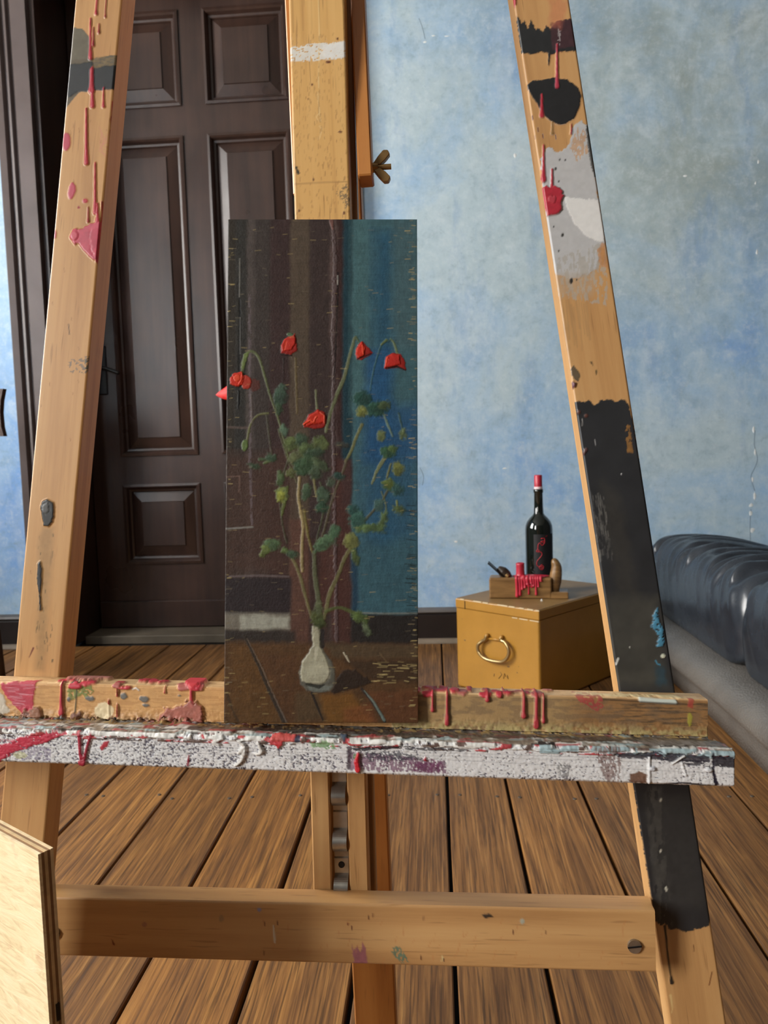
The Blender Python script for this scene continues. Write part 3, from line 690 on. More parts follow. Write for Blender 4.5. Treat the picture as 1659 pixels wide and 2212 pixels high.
# ratchet strip in the slot: bent steel band with humps
def ratchet():
    vs, fs = [], []
    n = 150; b0, b1 = bend + .002, bsplit - .002; w = 0.0062
    for i in range(n + 1):
        b = b0 + (b1 - b0) * i / n; ph = ((b - b0) / 0.040) % 1.0
        if ph < 0.5: h = 0.0105 * math.sin(ph / 0.5 * math.pi) ** 0.6
        elif ph < 0.86: h = 0.0 
        else: h = -0.0015
        for sx in (-1, 1): vs.append((on_mast(b) + sx * w, b + BOFF, -0.0100 + h))
    for i in range(n): fs.append((2 * i, 2 * i + 1, 2 * i + 3, 2 * i + 2))
    m = 2 * (n + 1)
    vs += [(x, y, z - .002) for x, y, z in vs]
    fs += [(m + f[3], m + f[2], m + f[1], m + f[0]) for f in fs]
    for i in range(n):
        fs.append((2 * i, 2 * i + 2, m + 2 * i + 2, m + 2 * i)); fs.append((2 * i + 1, m + 2 * i + 1, m + 2 * i + 3, 2 * i + 3))
    o = mesh_obj('ratchet_strip', vs, fs, M_steel, easel, None, False); o['label'] = 'bent steel ratchet strip in the mast slot'
    for kx, b in enumerate((bend + 0.030, bend + 0.150)):
        bmn = bmesh.new(); bmesh.ops.create_cone(bmn, cap_ends=True, segments=14, radius1=.0030, radius2=.0026, depth=.0012)
        bm_obj('screw', bmn, M_black, o, Matrix.Translation((on_mast(b), b + BOFF, -0.0097)))
ratchet()

# crossbar between the legs
def coat_bar(k):
    k.blob(560, 1965, 4, 4, (140, 136, 168), .0005); k.line([(591, 2000), (594, 2036)], [3, 4], (214, 208, 190), .0006)
    k.poly([(760, 2040), (764, 2052), (772, 2042), (778, 2056), (784, 2034), (790, 2050), (794, 2082), (764, 2082)], (146, 84, 100), .0002, 2, 4, .85, .3)
    k.poly([(845, 2050), (860, 2044), (876, 2060), (882, 2080), (866, 2078), (852, 2066)], (66, 116, 100), .0002, 4, 5, .8, .3, dry=.4, drys=(3, 6))
    for i in range(46):
        q = random.Random(i); x = q.uniform(560, 1380); y = 1972 + .02 * (x - 560) + q.uniform(0, 95); k.line([(x, y), (x - q.uniform(1, 6), y + q.uniform(6, 22))], q.uniform(1.2, 2.4), (186, 124, 72), 0, .5)
    for x, y in ((571, 1992), (571, 2055), (760, 2001), (797, 1978), (910, 2065), (1180, 2010), (806, 1974), (915, 1980), (600, 1990), (1108, 2010), (958, 2070)): k.line([(x, y), (x, y + 7)], 2.4, (96, 50, 36), .0002)
    k.poly([(1040, 1975), (1055, 1972), (1066, 1980), (1048, 1984)], (60, 50, 42), .0004, 2); k.blob(1128, 1990, 5, 6, (170, 168, 150), .0002); k.blob(752, 1996, 2, 3, (120, 60, 40)); k.blob(478, 1984, 5, 8, (142, 122, 92), 0, .2, 2, 5, .6)
    k.blob(312, 1997, 5, 6, (138, 84, 92), .0002, 0, 1, 5, .5); k.line([(242, 2030), (246, 2040)], [2, 4], (116, 50, 30), .0002); k.line([(955, 2066), (954, 2076)], 2, (216, 206, 150), .0003)
CB = 0.022
q0 = epix(88, 2001, CB); q1 = epix(1416, 2034, CB)
bw_bar = 0.0500
bar = beam('crossbar', (q0[0], q0[1]), (q1[0], q1[1]), bw_bar, 0.0235, coat_bar, None, 0.0011, None, c=CB); bar['label'] = 'lower crossbar with bolt heads'
for (px, py) in ((1370, 2043), (117, 2015)):
    e = epix(px, py, CB)
    bmn = bmesh.new(); bmesh.ops.create_cone(bmn, cap_ends=True, segments=20, radius1=.0058, radius2=.0054, depth=.003)
    bo = bm_obj('bolt_head', bmn, M_steel, easel, Matrix.Translation((e[0], e[1] + BOFF, CB + .0005)))
    box('slot', (-.0056, -.0006, .0012), (.0056, .0006, .0019), M_black, bo, Matrix.Rotation(.12, 4, 'Z'))

# rear leg
r0 = epix(762, 0, -.062); r1 = epix(853, 2150, -.205)
rw = 0.047
A3 = Vector((r0[0] - rw / 2, r0[1] + BOFF, r0[2])); B3 = Vector((r1[0] - rw / 2, r1[1] + BOFF, r1[2]))
d3 = B3 - A3
def wz(v): q = EMAT @ v; return q.z
t = (0.012 - wz(A3)) / (wz(B3) - wz(A3)); Bf = A3 + d3 * t; At = A3 - d3 * 0.75
ydir = (At - Bf).normalized(); xdir = Vector((1, 0, 0)); xdir = (xdir - ydir * xdir.dot(ydir)).normalized(); zdir = xdir.cross(ydir)
RM = Matrix([[xdir.x, ydir.x, zdir.x, Bf.x], [xdir.y, ydir.y, zdir.y, Bf.y], [xdir.z, ydir.z, zdir.z, Bf.z], [0, 0, 0, 1]])
ro = box('rear_leg', (-rw / 2, 0, -.022), (rw / 2, (At - Bf).length, 0), M_wood_o, easel, RM, bevel=.0015); ro['label'] = 'orange toned rear prop leg'

# brace arms clamped with a wing nut
def arm(pt, pb, w, c0, c1, nm='brace_arm'):
    a = epix(*pt, c0); b = epix(*pb, c1)
    A = Vector((b[0], b[1] + BOFF, c1)); B = Vector((a[0], a[1] + BOFF, c0)); B = B + (B - A) * .5
    y = (B - A).normalized(); x = Vector((1, 0, 0)); x = (x - y * x.dot(y)).normalized(); z = x.cross(y)
    mt = Matrix([[x.x, y.x, z.x, A.x], [x.y, y.y, z.y, A.y], [x.z, y.z, z.z, A.z], [0, 0, 0, 1]])
    return box(nm, (-w / 2, 0, -.022), (w / 2, (B - A).length, 0), M_wood_o, easel, mt, bevel=.0012), A
armR, wa = arm((772, 0), (788.5, 378), 0.0125, -.020, -.004)
armL, _ = arm((619, -60), (640, 420), 0.0060, -.042, -.042)
we = epix(812, 362, -.016)
wn = empty('wing_nut', Matrix.Translation((we[0] - .004, we[1] + BOFF, -.016)), easel)
bmn = bmesh.new(); bmesh.ops.create_cone(bmn, cap_ends=True, segments=14, radius1=.0044, radius2=.0038, depth=.006)
bm_obj('hub', bmn, M_brass, wn, Matrix.Translation((.003, 0, 0)) @ Matrix.Rotation(math.pi / 2, 4, 'Y'))
bmn = bmesh.new(); bmesh.ops.create_cone(bmn, cap_ends=True, segments=12, radius1=.0024, radius2=.0024, depth=.028)
bm_obj('bolt', bmn, M_brass, wn, Matrix.Translation((.0035, 0, 0)) @ Matrix.Rotation(math.pi / 2, 4, 'Y'))
bmn = bmesh.new(); bmesh.ops.create_cone(bmn, cap_ends=True, segments=18, radius1=.0072, radius2=.0072, depth=.0014)
bm_obj('washer', bmn, M_brass, wn, Matrix.Translation((-.0012, 0, 0)) @ Matrix.Rotation(math.pi / 2, 4, 'Y'))
for sg in (1, -1):
    prof = [(.0020, .003), (.0060, .0085), (.0110, .0140), (.0150, .0138), (.0168, .0100), (.0125, .0050), (.0075, .0012)]
    bmn = bmesh.new(); f = bmn.faces.new([bmn.verts.new((x, y * sg, -.0030)) for x, y in prof])
    r = bmesh.ops.extrude_face_region(bmn, geom=[f]); bmesh.ops.translate(bmn, verts=[v for v in r['geom'] if isinstance(v, bmesh.types.BMVert)], vec=(0, 0, .0060))
    bmesh.ops.bevel(bmn, geom=list(bmn.edges), offset=.0006, segments=1, affect='EDGES')
    bm_obj('wing', bmn, M_brass, wn)
# head block that ties the legs and the mast above the picture
box('head_block', (LB[0] - .005, 1.13 + BOFF, -.068), (RB[0] + .005, 1.17 + BOFF, -.0275), M_wood, easel, bevel=.002)

# ------------------------------------------------------------------ tray with paint crust (stepped profile)
TC = 0.0005            # back of the tray touches the fronts of the legs
t0 = epix(0, 1460, TC); t1 = epix(1510, 1498, TC)
trot = math.atan2(t1[1] - t0[1], t1[0] - t0[0])
tx1 = math.hypot(t1[0] - t0[0], t1[1] - t0[1]); tx0 = -0.06
CF, CLIP = 0.0215, 0.0665     # block front and lip front
hb, hl = 0.0300, 0.0240       # heights of block front and lip front
prof = [(0.0, 0.0, 0), (CF - .002, -.0003, 15), (CF, -.002, 18), (CF, -hb, 84), (CF + .002, -hb - .0012, 86), (CLIP - .003, -hb + .0035, 105), (CLIP, -hb + .0012, 109), (CLIP, -hb + .002 - hl, 186), (CLIP - .002, -hb - hl, 189)]
cs = np.array([p[0] for p in prof]); bs = np.array([p[1] for p in prof]); yl = np.array([p[2] for p in prof], float)
yy = np.unique(np.concatenate([np.arange(0, 189, 1.9), yl]))
pc = np.interp(yy, yl, cs); pb = np.interp(yy, yl, bs)
xs = np.arange(tx0, tx1, 0.00085); xs = np.append(xs, tx1)
X, Yl = np.meshgrid(xs, yy)
PXt = X / tx1 * 1556.0; 
PYt = 1460 + .0255 * PXt + Yl
tray = Coat(PXt, PYt)
def coat_tray(k):
    X, Y = k.x, k.y; yl_ = Yl; N = fbm
    wood = (206, 158, 102)
    k.lay(np.ones(X.shape), wood, 0, .12, 14)
    k.lay(((yl_ < 17) * 1.0), (224, 188, 138), 0, .1, 20)
    g = N(X / 40, Y / 2.2, 4); k.lay((g > .55) * .4 * (yl_ < 86), (176, 124, 72))
    # right part of the block: dull ochre, brown
    k.lay(np.clip((X - 890) / 40, 0, 1) * (yl_ > 17) * (yl_ < 86) * .8, (160, 132, 90), 0, .2, 18)
    k.lay(np.clip((X - 1250) / 60, 0, 1) * (yl_ > 17) * (yl_ < 86) * .8, (142, 100, 60), 0, .3, 12)
    k.lay(np.clip((N(X / 40, Y / 2.6, 5) - .50) * 5, 0, .75) * np.clip((X - 1280) / 140, 0, 1) * (yl_ > 20) * (yl_ < 64), (64, 56, 46))
    k.lay(np.clip((N(X / 30 + 9, Y / 8, 4) - .5) * 5, 0, .5) * (X > 900) * (yl_ > 18) * (yl_ < 84), (118, 96, 74))
    k.lay((np.clip((yl_ - 62) / 18, 0, 1) * (yl_ < 88)) * np.clip((N(X / 9, Y / 7, 3) - .34) * 6, 0, 1) * (X > 900), (172, 154, 104), .0006, .35, 5)
    k.lay((np.clip((yl_ - 66) / 18, 0, 1) * (yl_ < 88)) * np.clip((N(X / 12, Y / 7, 3) - .42) * 6, 0, 1) * (X < 500), (170, 136, 100), .0010, .4, 6)
    # ledge: thick mixed crust
    led = ((yl_ > 82) & (yl_ < 110)) * 1.0
    k.lay(led * .95, (132, 120, 106), .0004, .4, 8)
    n1 = N(X / 46, Y / 2.2, 4); n2 = N(X / 60 + 30, Y / 2.6, 4); n3 = N(X / 50 + 80, Y / 2.4, 4)
    k.lay(led * np.clip((n1 - .50) * 12, 0, 1) * np.clip((yl_ - 84) / 14, .25, 1), (216, 213, 206), .0012, .15, 8); k.lay(led * (n2 > .60), (58, 50, 46), .0006, .4, 6); k.lay(led * np.clip((n3 - .60) * 14, 0, 1), (170, 76, 76), .0012, .2)
    k.lay(led * np.clip((N(X / 60 + 11, Y / 3, 4) - .64) * 14, 0, 1), (150, 166, 166), .0010)
    k.lay(led * np.clip((X - 880) / 60, 0, 1) * (yl_ < 97) * (n2 < .62) * .8, (92, 82, 74), .0003, .5, 7)
    k.lay(led * (X > 480) * (X < 920) * (yl_ < 100) * .8, (58, 46, 38), .0004, .5, 6)
    k.lay(led * (N(X / 12, Y / 2.4, 3) > .60) * (yl_ < 93), (166, 140, 92), .0006, .3, 5)
    # lip front: dry-brushed white over violet grey
    lip = (yl_ >= 107) * 1.0
    k.lay(lip, (96, 92, 104), 0, .3, 12)
    sp = N(X / 2.6, Y / 3.2, 3); cov = .33 + .15 * (N(X / 60, Y / 40, 2) - .5) * 2
    cov = cov + .06 - .10 * np.clip((X - 560) / 500, 0, 1)
    k.lay(lip * (sp > cov), (220, 219, 219), .0005, .05, 20)
    k.lay(lip * (N(X / 1.9, Y / 16, 2) > .60) * .45, (226, 226, 224), .0006)
    k.lay(lip * np.clip((118 - yl_) / 5, 0, 1) * (N(X / 16, Y / 5, 3) > .40), (224, 222, 216), .0020, .08)
    top = lip * (yl_ < 122)
    k.lay(top * (N(X / 24 + 5, Y / 6, 3) > .62), (186, 74, 78), .0018, .2); k.lay(top * (N(X / 26 + 50, Y / 6, 3) > .66), (104, 84, 76), .002)
    k.lay(top * (X > 1190) * (N(X / 26 + 90, Y / 7, 3) > .44), (158, 178, 182), .0016, .35, 5)
    def yat(x, l): return 1460 + .0255 * x + l
    for l in (133, 141, 150): k.line([(200, yat(200, l)), (560, yat(560, l + 2)), (1000, yat(1000, l - 3)), (1580, yat(1580, l + (10 if l > 145 else -4)))], 1.6, (62, 56, 64), -.0002, .4, 2.5)
    # crimson sweep, violet fields
    k.poly([(120, yat(120, 140)), (212, yat(212, 150)), (212, yat(212, 186)), (140, yat(140, 186))], (122, 108, 136), 0, 6, 8, .6, .3, dry=.42, drys=(3, 8))
    k.poly([(40, 1650), (96, 1614), (150, 1586), (200, 1576), (252, 1576), (200, 1600), (140, 1625), (104, 1652)], (186, 44, 68), .0012, 5, 8, 1, .15, dry=.22, drys=(7, 2))
    k.line([(0, 1640), (40, 1644), (90, 1652)], 8, (176, 44, 66), .001, .9, 4); k.line([(50, 1590), (88, 1596)], 5, (178, 50, 66), .001); k.line([(30, 1600), (130, 1596)], 7, (176, 60, 80), .0006, .6, 4, dry=.45)
    k.line([(272, 1580), (273, 1620), (277, 1648)], [8, 7, 9], (160, 34, 56), .0022); k.line([(296, 1580), (288, 1612), (281, 1650)], [7, 7, 9], (150, 32, 52), .0022); k.blob(278, 1650, 9, 6, (166, 40, 60), .0026)
    k.poly([(314, 1612), (322, 1598), (334, 1594), (330, 1608), (318, 1620)], (176, 44, 58), .0008, 2, 5, 1); k.blob(146, 1636, 14, 9, (196, 196, 140), 0, .2, 4, 6, .6)
    k.line([(498, 1630), (496, 1656)], [3, 5], (140, 36, 52), .001)
    for pts in ([(600, 1590), (612, 1606), (606, 1640), (594, 1654)], [(612, 1606), (600, 1622)], [(640, 1596), (646, 1618), (636, 1624)], [(560, 1600), (550, 1594), (562, 1588)]): k.line(pts, [6, 9, 6], (216, 212, 206), .0030, k=4)
    k.poly([(666, 1582), (690, 1580), (688, 1600), (680, 1612), (672, 1600)], (186, 52, 56), .0024, 3); k.blob(690, 1586, 26, 5, (190, 80, 74), .0020, 0, 3)
    k.poly([(742, 1592), (790, 1590), (792, 1608), (748, 1606)], (122, 166, 112), .0008, 5, 6, .85, .15, dry=.3); k.blob(718, 1588, 6, 5, (50, 52, 72), .0014); k.poly([(798, 1582), (818, 1584), (812, 1592)], (60, 70, 84), .002)
    k.poly([(826, 1606), (900, 1598), (926, 1598), (926, 1606), (830, 1614)], (34, 34, 42), .0006, 3, 6, .95, .3, dry=.28, drys=(9, 2)); k.poly([(930, 1600), (1060, 1604), (1060, 1612), (935, 1610)], (44, 44, 50), .0004, 3, 6, .8, .3, dry=.42, drys=(12, 2))
    k.poly([(820, 1618), (860, 1618), (1010, 1636), (1014, 1668), (822, 1662)], (116, 74, 102), 0, 5, 8, .8, .3, dry=.40, drys=(2.4, 8)); k.poly([(850, 1614), (930, 1616), (980, 1634), (860, 1640)], (56, 56, 68), 0, 5, 8, .8, .3, dry=.42, drys=(2.4, 3)); k.poly([(940, 1640), (1006, 1640), (1006, 1666), (945, 1664)], (104, 44, 84), 0, 5, 6, .8, .3, dry=.4, drys=(2, 9))
    k.poly([(818, 1600), (826, 1602), (824, 1662), (816, 1660)], (64, 48, 60), 0, 2, 5, .9); k.poly([(830, 1620), (840, 1618), (836, 1632), (828, 1634)], (86, 110, 74), .001, 2); k.line([(839, 1618), (836, 1640), (839, 1662)], [5, 10, 11], (196, 34, 46), .0030); k.poly([(966, 1634), (972, 1624), (974, 1638)], (176, 36, 54), .0018, 1)
    # right-hand end
    k.poly([(1295, 1600), (1345, 1602), (1342, 1680), (1320, 1684), (1306, 1650)], (116, 82, 74), 0, 5, 8, .7, .3, dry=.42, drys=(2.4, 8)); k.poly([(1225, 1640), (1250, 1640), (1250, 1672), (1228, 1672)], (86, 84, 84), 0, 5, 6, .6, .3, dry=.5, drys=(2.4, 8))
    k.poly([(1362, 1664), (1380, 1656), (1396, 1664), (1394, 1684), (1362, 1682)], (110, 76, 56), .0002, 3, 6, .95, .3)
    k.poly([(1330, 1612), (1400, 1606), (1510, 1614), (1512, 1632), (1440, 1630), (1400, 1624), (1340, 1622)], (46, 42, 56), .0003, 4, 6, .9, .3, dry=.24, drys=(14, 3))
    k.poly([(1400, 1618), (1512, 1630), (1512, 1646), (1480, 1640)], (40, 38, 50), .0002, 3, 6, .85, .3, dry=.45, drys=(16, 2))
    k.poly([(1516, 1612), (1572, 1618), (1568, 1646), (1518, 1640)], (38, 36, 46), .0002, 4, 5, .95, .3, dry=.22, drys=(3, 3))
    k.line([(1516, 1610), (1517, 1650), (1523, 1684)], [4, 4, 8], (34, 30, 46), .0002, 1, 2); k.poly([(1562, 1664), (1572, 1660), (1574, 1690), (1562, 1692)], (48, 40, 72), .0002, 3, 5, .95)
    k.line([(1398, 1688), (1460, 1682), (1520, 1688)], 3, (40, 36, 46), 0, 1, 1.5); k.line([(1398, 1620), (1398, 1680)], [4, 7], (226, 226, 226), .0016)
    k.line([(1440, 1636), (1462, 1616)], [3, 5], (228, 228, 226), .002); k.line([(1458, 1632), (1466, 1664)], 4, (226, 226, 226), .0014); k.blob(1404, 1648, 6, 6, (196, 196, 200), .0024); k.blob(1508, 1650, 7, 5, (206, 206, 208), .0022)
    # block front, left: red scrape, runs, green and grey dabs, white bits
    k.poly([(34, 1478), (116, 1474), (114, 1500), (108, 1540), (84, 1538), (60, 1515), (44, 1500)], (186, 58, 78), .0006, 4, 8, .97, .2)
    for i in range(14): q = random.Random(i); x = q.uniform(40, 90); y = 1482 + i * 3; k.line([(x, y), (x + q.uniform(15, 34), y + q.uniform(-3, 5))], 1.6, (214, 150, 160), .0004, .6)
    k.poly([(-30, 1500), (10, 1490), (40, 1502), (58, 1538), (-30, 1545)], (206, 196, 178), .0006, 4, 8, .95, .1); k.line([(0, 1480), (20, 1500)], 6, (150, 130, 110), 0, .6)
    for (x, y0, y1, w) in ((176, 1476, 1540, 11), (468, 1486, 1525, 13), (302, 1482, 1504, 4), (408, 1484, 1498, 3), (283, 1512, 1548, 6), (302, 1520, 1545, 3)): k.drip(x, y0, y1, w, (188, 62, 74), .0024)
    k.poly([(188, 1490), (200, 1480), (236, 1478), (250, 1492), (236, 1508), (222, 1500), (200, 1512), (188, 1502)], (112, 128, 66), .0005, 5, 6, .85, .2, dry=.36); k.line([(211, 1478), (206, 1540)], 3, (60, 62, 44), .0006)
    for x, y, rx, ry in ((316, 1504, 8, 7), (240, 1509, 11, 5), (362, 1510, 11, 6), (366, 1522, 8, 4), (192, 1510, 4, 5), (200, 1480, 6, 6), (440, 1504, 4, 2)): k.blob(x, y, rx, ry, (112, 108, 102), .0008, .1, 2)
    k.blob(272, 1534, 22, 17, (226, 206, 166), .0003, 0, 2); k.line([(336, 1490), (344, 1488), (350, 1492)], 3, (232, 222, 212), .001)
    k.poly([(392, 1552), (412, 1530), (446, 1520), (470, 1512), (492, 1524), (492, 1558), (440, 1556)], (168, 100, 88), .0030, 8, 8, .95, .35); k.poly([(84, 1548), (96, 1530), (122, 1526), (136, 1542), (130, 1550)], (150, 104, 82), .0028, 7, 7, .95, .35)
    for i in range(16):
        q = random.Random(4000 + i); xx = q.uniform(10, 480); k.blob(xx, yat(xx, 80) + q.uniform(-5, 5), q.uniform(4, 10), q.uniform(3, 6), (158, 122, 92) if q.random() < .6 else (120, 86, 76), q.uniform(.001, .0035), q.uniform(-.4, .4), 4, 5, .95, .4)
    # splatter along the top arris
    for (x0, x1, n) in ((160, 270, 9), (270, 420, 8), (440, 490, 6), (905, 1010, 12), (1010, 1240, 14)):
        for i in range(n):
            q = random.Random(x0 * 31 + i); k.blob(q.uniform(x0, x1), yat((x0 + x1) / 2, 0) + q.uniform(1, 19), q.uniform(5, 18), q.uniform(2.5, 6), (190, 52, 66) if q.random() < .75 else (176, 96, 88), q.uniform(.001, .0026), 0, 2)
    k.blob(220, 1470, 50, 7, (186, 122, 108), .0030, 0, 4); k.blob(467, 1478, 22, 12, (206, 62, 70), .0034, 0, 3); k.poly([(1062, 1486), (1075, 1486), (1072, 1500), (1064, 1500)], RED, .002)
    for (x, y0, y1, w) in ((990, 1490, 1534, 7), (1021, 1490, 1560, 9), (1105, 1494, 1514, 9), (1181, 1494, 1546, 9), (1207, 1496, 1565, 11), (1222, 1506, 1556, 7), (1140, 1490, 1504, 6)): k.drip(x, y0, y1, w, (178, 58, 64), .0024)
    k.poly([(900, 1485), (924, 1488), (922, 1510), (908, 1550), (900, 1556)], (176, 34, 48), .0018, 3); k.poly([(930, 1540), (946, 1528), (952, 1536), (938, 1552)], (38, 34, 30), .0006, 3)
    k.poly([(1282, 1498), (1344, 1500), (1344, 1526), (1332, 1534), (1300, 1518)], (168, 52, 62), .0002, 5, 7, .7, .3, dry=.35, drys=(10, 3)); k.poly([(1285, 1497), (1500, 1504), (1510, 1512), (1390, 1510), (1290, 1504)], (226, 206, 160), .0006, 3, 6, .85, .15, dry=.4, drys=(14, 2)); k.line([(1420, 1514), (1490, 1518)], 7, (206, 214, 204), .001, .9, 2)
    k.line([(1345, 1512), (1520, 1522)], 3, (70, 52, 36), 0, .8, 2); k.blob(1520, 1550, 5, 14, (170, 160, 60), .0003, 0, 2, 5, .8); k.poly([(1518, 1510), (1528, 1512), (1526, 1530), (1516, 1526)], (170, 52, 56), .0003, 2, 5, .7)
    k.line([(895, yat(895, 96)), (1400, yat(1400, 94)), (1500, yat(1500, 98))], 6, (86, 80, 74), 0, .6, 3); k.poly([(1390, 1585), (1530, 1592), (1556, 1600), (1400, 1602)], (134, 128, 122), .0004, 4, 7, .9, .3)
coat_tray(tray)
lump = (fbm(PXt / 22, PYt / 4, 4) - .45) * .0032 * ((Yl > 80) & (Yl < 116)) + (fbm(PXt / 3, PYt / 3, 3) - .5) * .0008 * (Yl > 60)
lump += np.clip(fbm(PXt / 14, PYt / 9, 3) - .52, 0, 1) * .014 * np.exp(-((Yl - 82) / 7) ** 2) * (PXt < 500)
Hh = tray.h * 1.0 + np.clip(lump, -.0006, .01)
Hh[:, -1] *= 0; Hh[-1, :] = 0; Hh[0, :] *= 0
# outward normal of the profile
dcs = np.gradient(pc); dbs = np.gradient(pb); ln = np.hypot(dcs, dbs) + 1e-9
nc = -dbs / ln; nb = dcs / ln
V = np.stack([X, pb[:, None] + nb[:, None] * Hh, pc[:, None] + nc[:, None] * Hh], -1)
bot = -hb - hl
ev = []; ef = []
def q4(*p):
    i = len(ev); ev.extend(p); ef.append((i, i + 1, i + 2, i + 3))
for xx in (tx0, tx1):
    q4((xx, 0, 0), (xx, 0, CF), (xx, bot, CF), (xx, bot, 0)); q4((xx * 1.0075, -hb - .001, CF), (xx * 1.0075, -hb + .002, CLIP - .0005), (xx * 1.0075, bot, CLIP - .0005), (xx * 1.0075, bot, CF))
q4((tx0, bot, 0), (tx1, bot, 0), (tx1, bot, CLIP - .002), (tx0, bot, CLIP - .002)); q4((tx0, 0, 0), (tx0, bot, 0), (tx1, bot, 0), (tx1, 0, 0))
tray.edge = lin((150, 128, 104))
TM = EM(t0[0], t0[1], TC, trot)
V[..., 0] *= 1 + .0075 * np.clip((Yl - 86) / 4, 0, 1)
to = sheet_mesh('picture_tray', V[:, ::-1] if False else V, tray, M_crust, easel, TM, (ev, ef)); to['label'] = 'picture tray crusted with white, crimson and grey paint'
# make normals face out
bmn = bmesh.new(); bmn.from_mesh(to.data); 
for f in bmn.faces:
    pass
bmn.free()

# ------------------------------------------------------------------ the painting
c_bot, c_top = 0.0360, 0.0165
pb0 = epix(693.5, 1561.5, c_bot); pt0 = epix(697, 474, c_top)
PW = 0.5 * (np.hypot(*(epix(900, 1561, c_bot) - epix(487, 1562, c_bot))[:2]) + np.hypot(*(epix(900, 476, c_top) - epix(494, 473, c_top))[:2]))
yv = (pt0 - pb0); PH = np.linalg.norm(yv); yv /= PH
xv = to_e(EO + CM @ np.array([1, 0.004, 0.0])); xv -= yv * (xv @ yv); xv /= np.linalg.norm(xv); zv = np.cross(xv, yv)
wX = EA * xv[0] + EB * xv[1] + EC * xv[2]; wY = EA * yv[0] + EB * yv[1] + EC * yv[2]; wZ = EA * zv[0] + EB * zv[1] + EC * zv[2]; wO = from_e(*pb0)
PMAT = Matrix([[wX[0], wY[0], wZ[0], wO[0]], [wX[1], wY[1], wZ[1], wO[1]], [wX[2], wY[2], wZ[2], wO[2]], [0, 0, 0, 1]])
painting = empty('painting', PMAT); tag(painting, 'small oil painting of red poppies in a white vase on a tall wooden panel', 'painting')
gx, gy = 262, 690
U, Vv = np.meshgrid(np.linspace(0, 1, gx), np.linspace(0, 1, gy))      # V 0 at the foot
art = Coat(488 + U * 412, 1562 - Vv * 1089, (62, 50, 45))
def coat_art(k):
    x, y = k.x, k.y; N = fbm
    k.h += .0001 * N(x / 30, y / 1.6, 3)
    def band(x0, x1, y0, y1, rgb, al=1.0, rag=3.0, h=.00008, var=.12, soft=4.0):
        k.poly([(x0, y0), (x1, y0), (x1, y1), (x0, y1)], rgb, h, rag, 26, al, var, soft, 14)
    T, B = 460, 1345
    band(480, 506, T, B, (52, 46, 38)); band(504, 532, T, B, (50, 48, 44)); band(545, 584, T, B, (62, 54, 50)); band(530, 546, T, B, (84, 76, 72), .8)
    band(580, 628, T, B, (60, 43, 41)); band(624, 668, T, B, (84, 71, 58)); band(666, 716, T, B, (60, 47, 44)); band(722, 742, T, B, (58, 37, 34))
    band(710, 724, T, 760, (96, 78, 74), .8, 4); band(712, 726, 760, 1390, (84, 68, 66), .7, 4)
    # wall of blue in the picture
    band(757, 910, T, B - 10, (66, 100, 108), 1, 3); band(738, 759, T, 1100, (28, 58, 68), 1, 3); band(757, 790, 470, 900, (74, 108, 110), .7, 4, soft=14); band(806, 848, 500, 1240, (36, 80, 106), .75, 8, soft=18)
    band(848, 905, 470, 760, (72, 98, 104), .8, 6, soft=14); band(780, 900, 900, 1180, (44, 84, 112), .7, 10, soft=24); band(786, 846, 760, 1010, (36, 82, 124), .75, 8, soft=12); band(764, 900, 1180, 1335, (58, 92, 104), .85, 5, soft=14)
    band(757, 773, 1170, 1345, (30, 56, 78), .85, 3, soft=5); band(845, 905, 880, 1000, (34, 78, 124), .5, 8, soft=14)
    # lower door: warm browns
    band(480, 628, 985, 1250, (74, 52, 43), .8, 5, soft=20); band(626, 668, 1130, 1395, (94, 65, 54), .95, 3); band(667, 705, 1170, 1395, (62, 44, 39), .9, 4); band(716, 758, 1000, 1400, (76, 47, 41), .85, 3); band(690, 720, 1180, 1330, (86, 52, 44), .6, 4)
    band(480, 630, 1254, 1332, (46, 38, 40), .95, 3); k.line([(497, 1252), (560, 1250), (624, 1252)], [4, 5, 4], (104, 92, 92), .0002, .8, 2)
    k.line([(536, 640), (537, 760), (540, 940), (539, 1000), (545, 1140)], [5, 6, 5, 6, 5], (112, 100, 104), .0002, .6, 2, dry=.38, drys=(4, 10)); k.line([(488, 1150), (546, 1146)], 4, (136, 134, 128), .0003, .8, 2); k.line([(490, 930), (536, 932)], 5, (104, 88, 82), .0002, .6, 2)
    k.line([(490, 1038), (517, 1036), (516, 1070)], 3, (112, 88, 78), .0001, .7, 1)
    k.line([(513, 600), (514, 650), (516, 720), (514, 800), (516, 880)], [3, 4, 5, 4, 3], (26, 26, 26), -.0002, .85, 2); k.line([(514, 560), (514, 645)], 1.6, (150, 148, 140), .0005, .8); k.line([(516, 690), (517, 770)], 1.4, (130, 128, 124), .0005, .7); k.line([(514, 852), (513, 890)], [4, 3], (20, 20, 20), .0003)
    # impasto ridge down the middle
    k.line([(714, 480), (718, 500), (722, 560), (720, 640), (718, 720), (720, 800), (718, 900), (720, 1000), (722, 1100), (724, 1240), (727, 1390)], [6, 9, 7, 6, 7], (92, 76, 76), .0006, .75, 3, dry=.28, drys=(3, 9)); k.line([(713, 477), (716, 495)], [9, 4], (120, 84, 76), .0005)
    k.line([(728, 592), (727, 640), (725, 720), (720, 830)], [4, 3, 2], (18, 18, 18), .0002, .8, 2); k.line([(727, 598), (727, 618)], 1.6, (190, 186, 178), .0006)
    # foot of the wall: pale strip, skirting
    band(484, 628, 1330, 1366, (124, 118, 106), .95, 3, .0003); k.poly([(520, 1336), (560, 1332), (624, 1340), (626, 1362), (560, 1364), (522, 1366)], (166, 166, 152), .0004, 4, 8, .85, .1, 4)
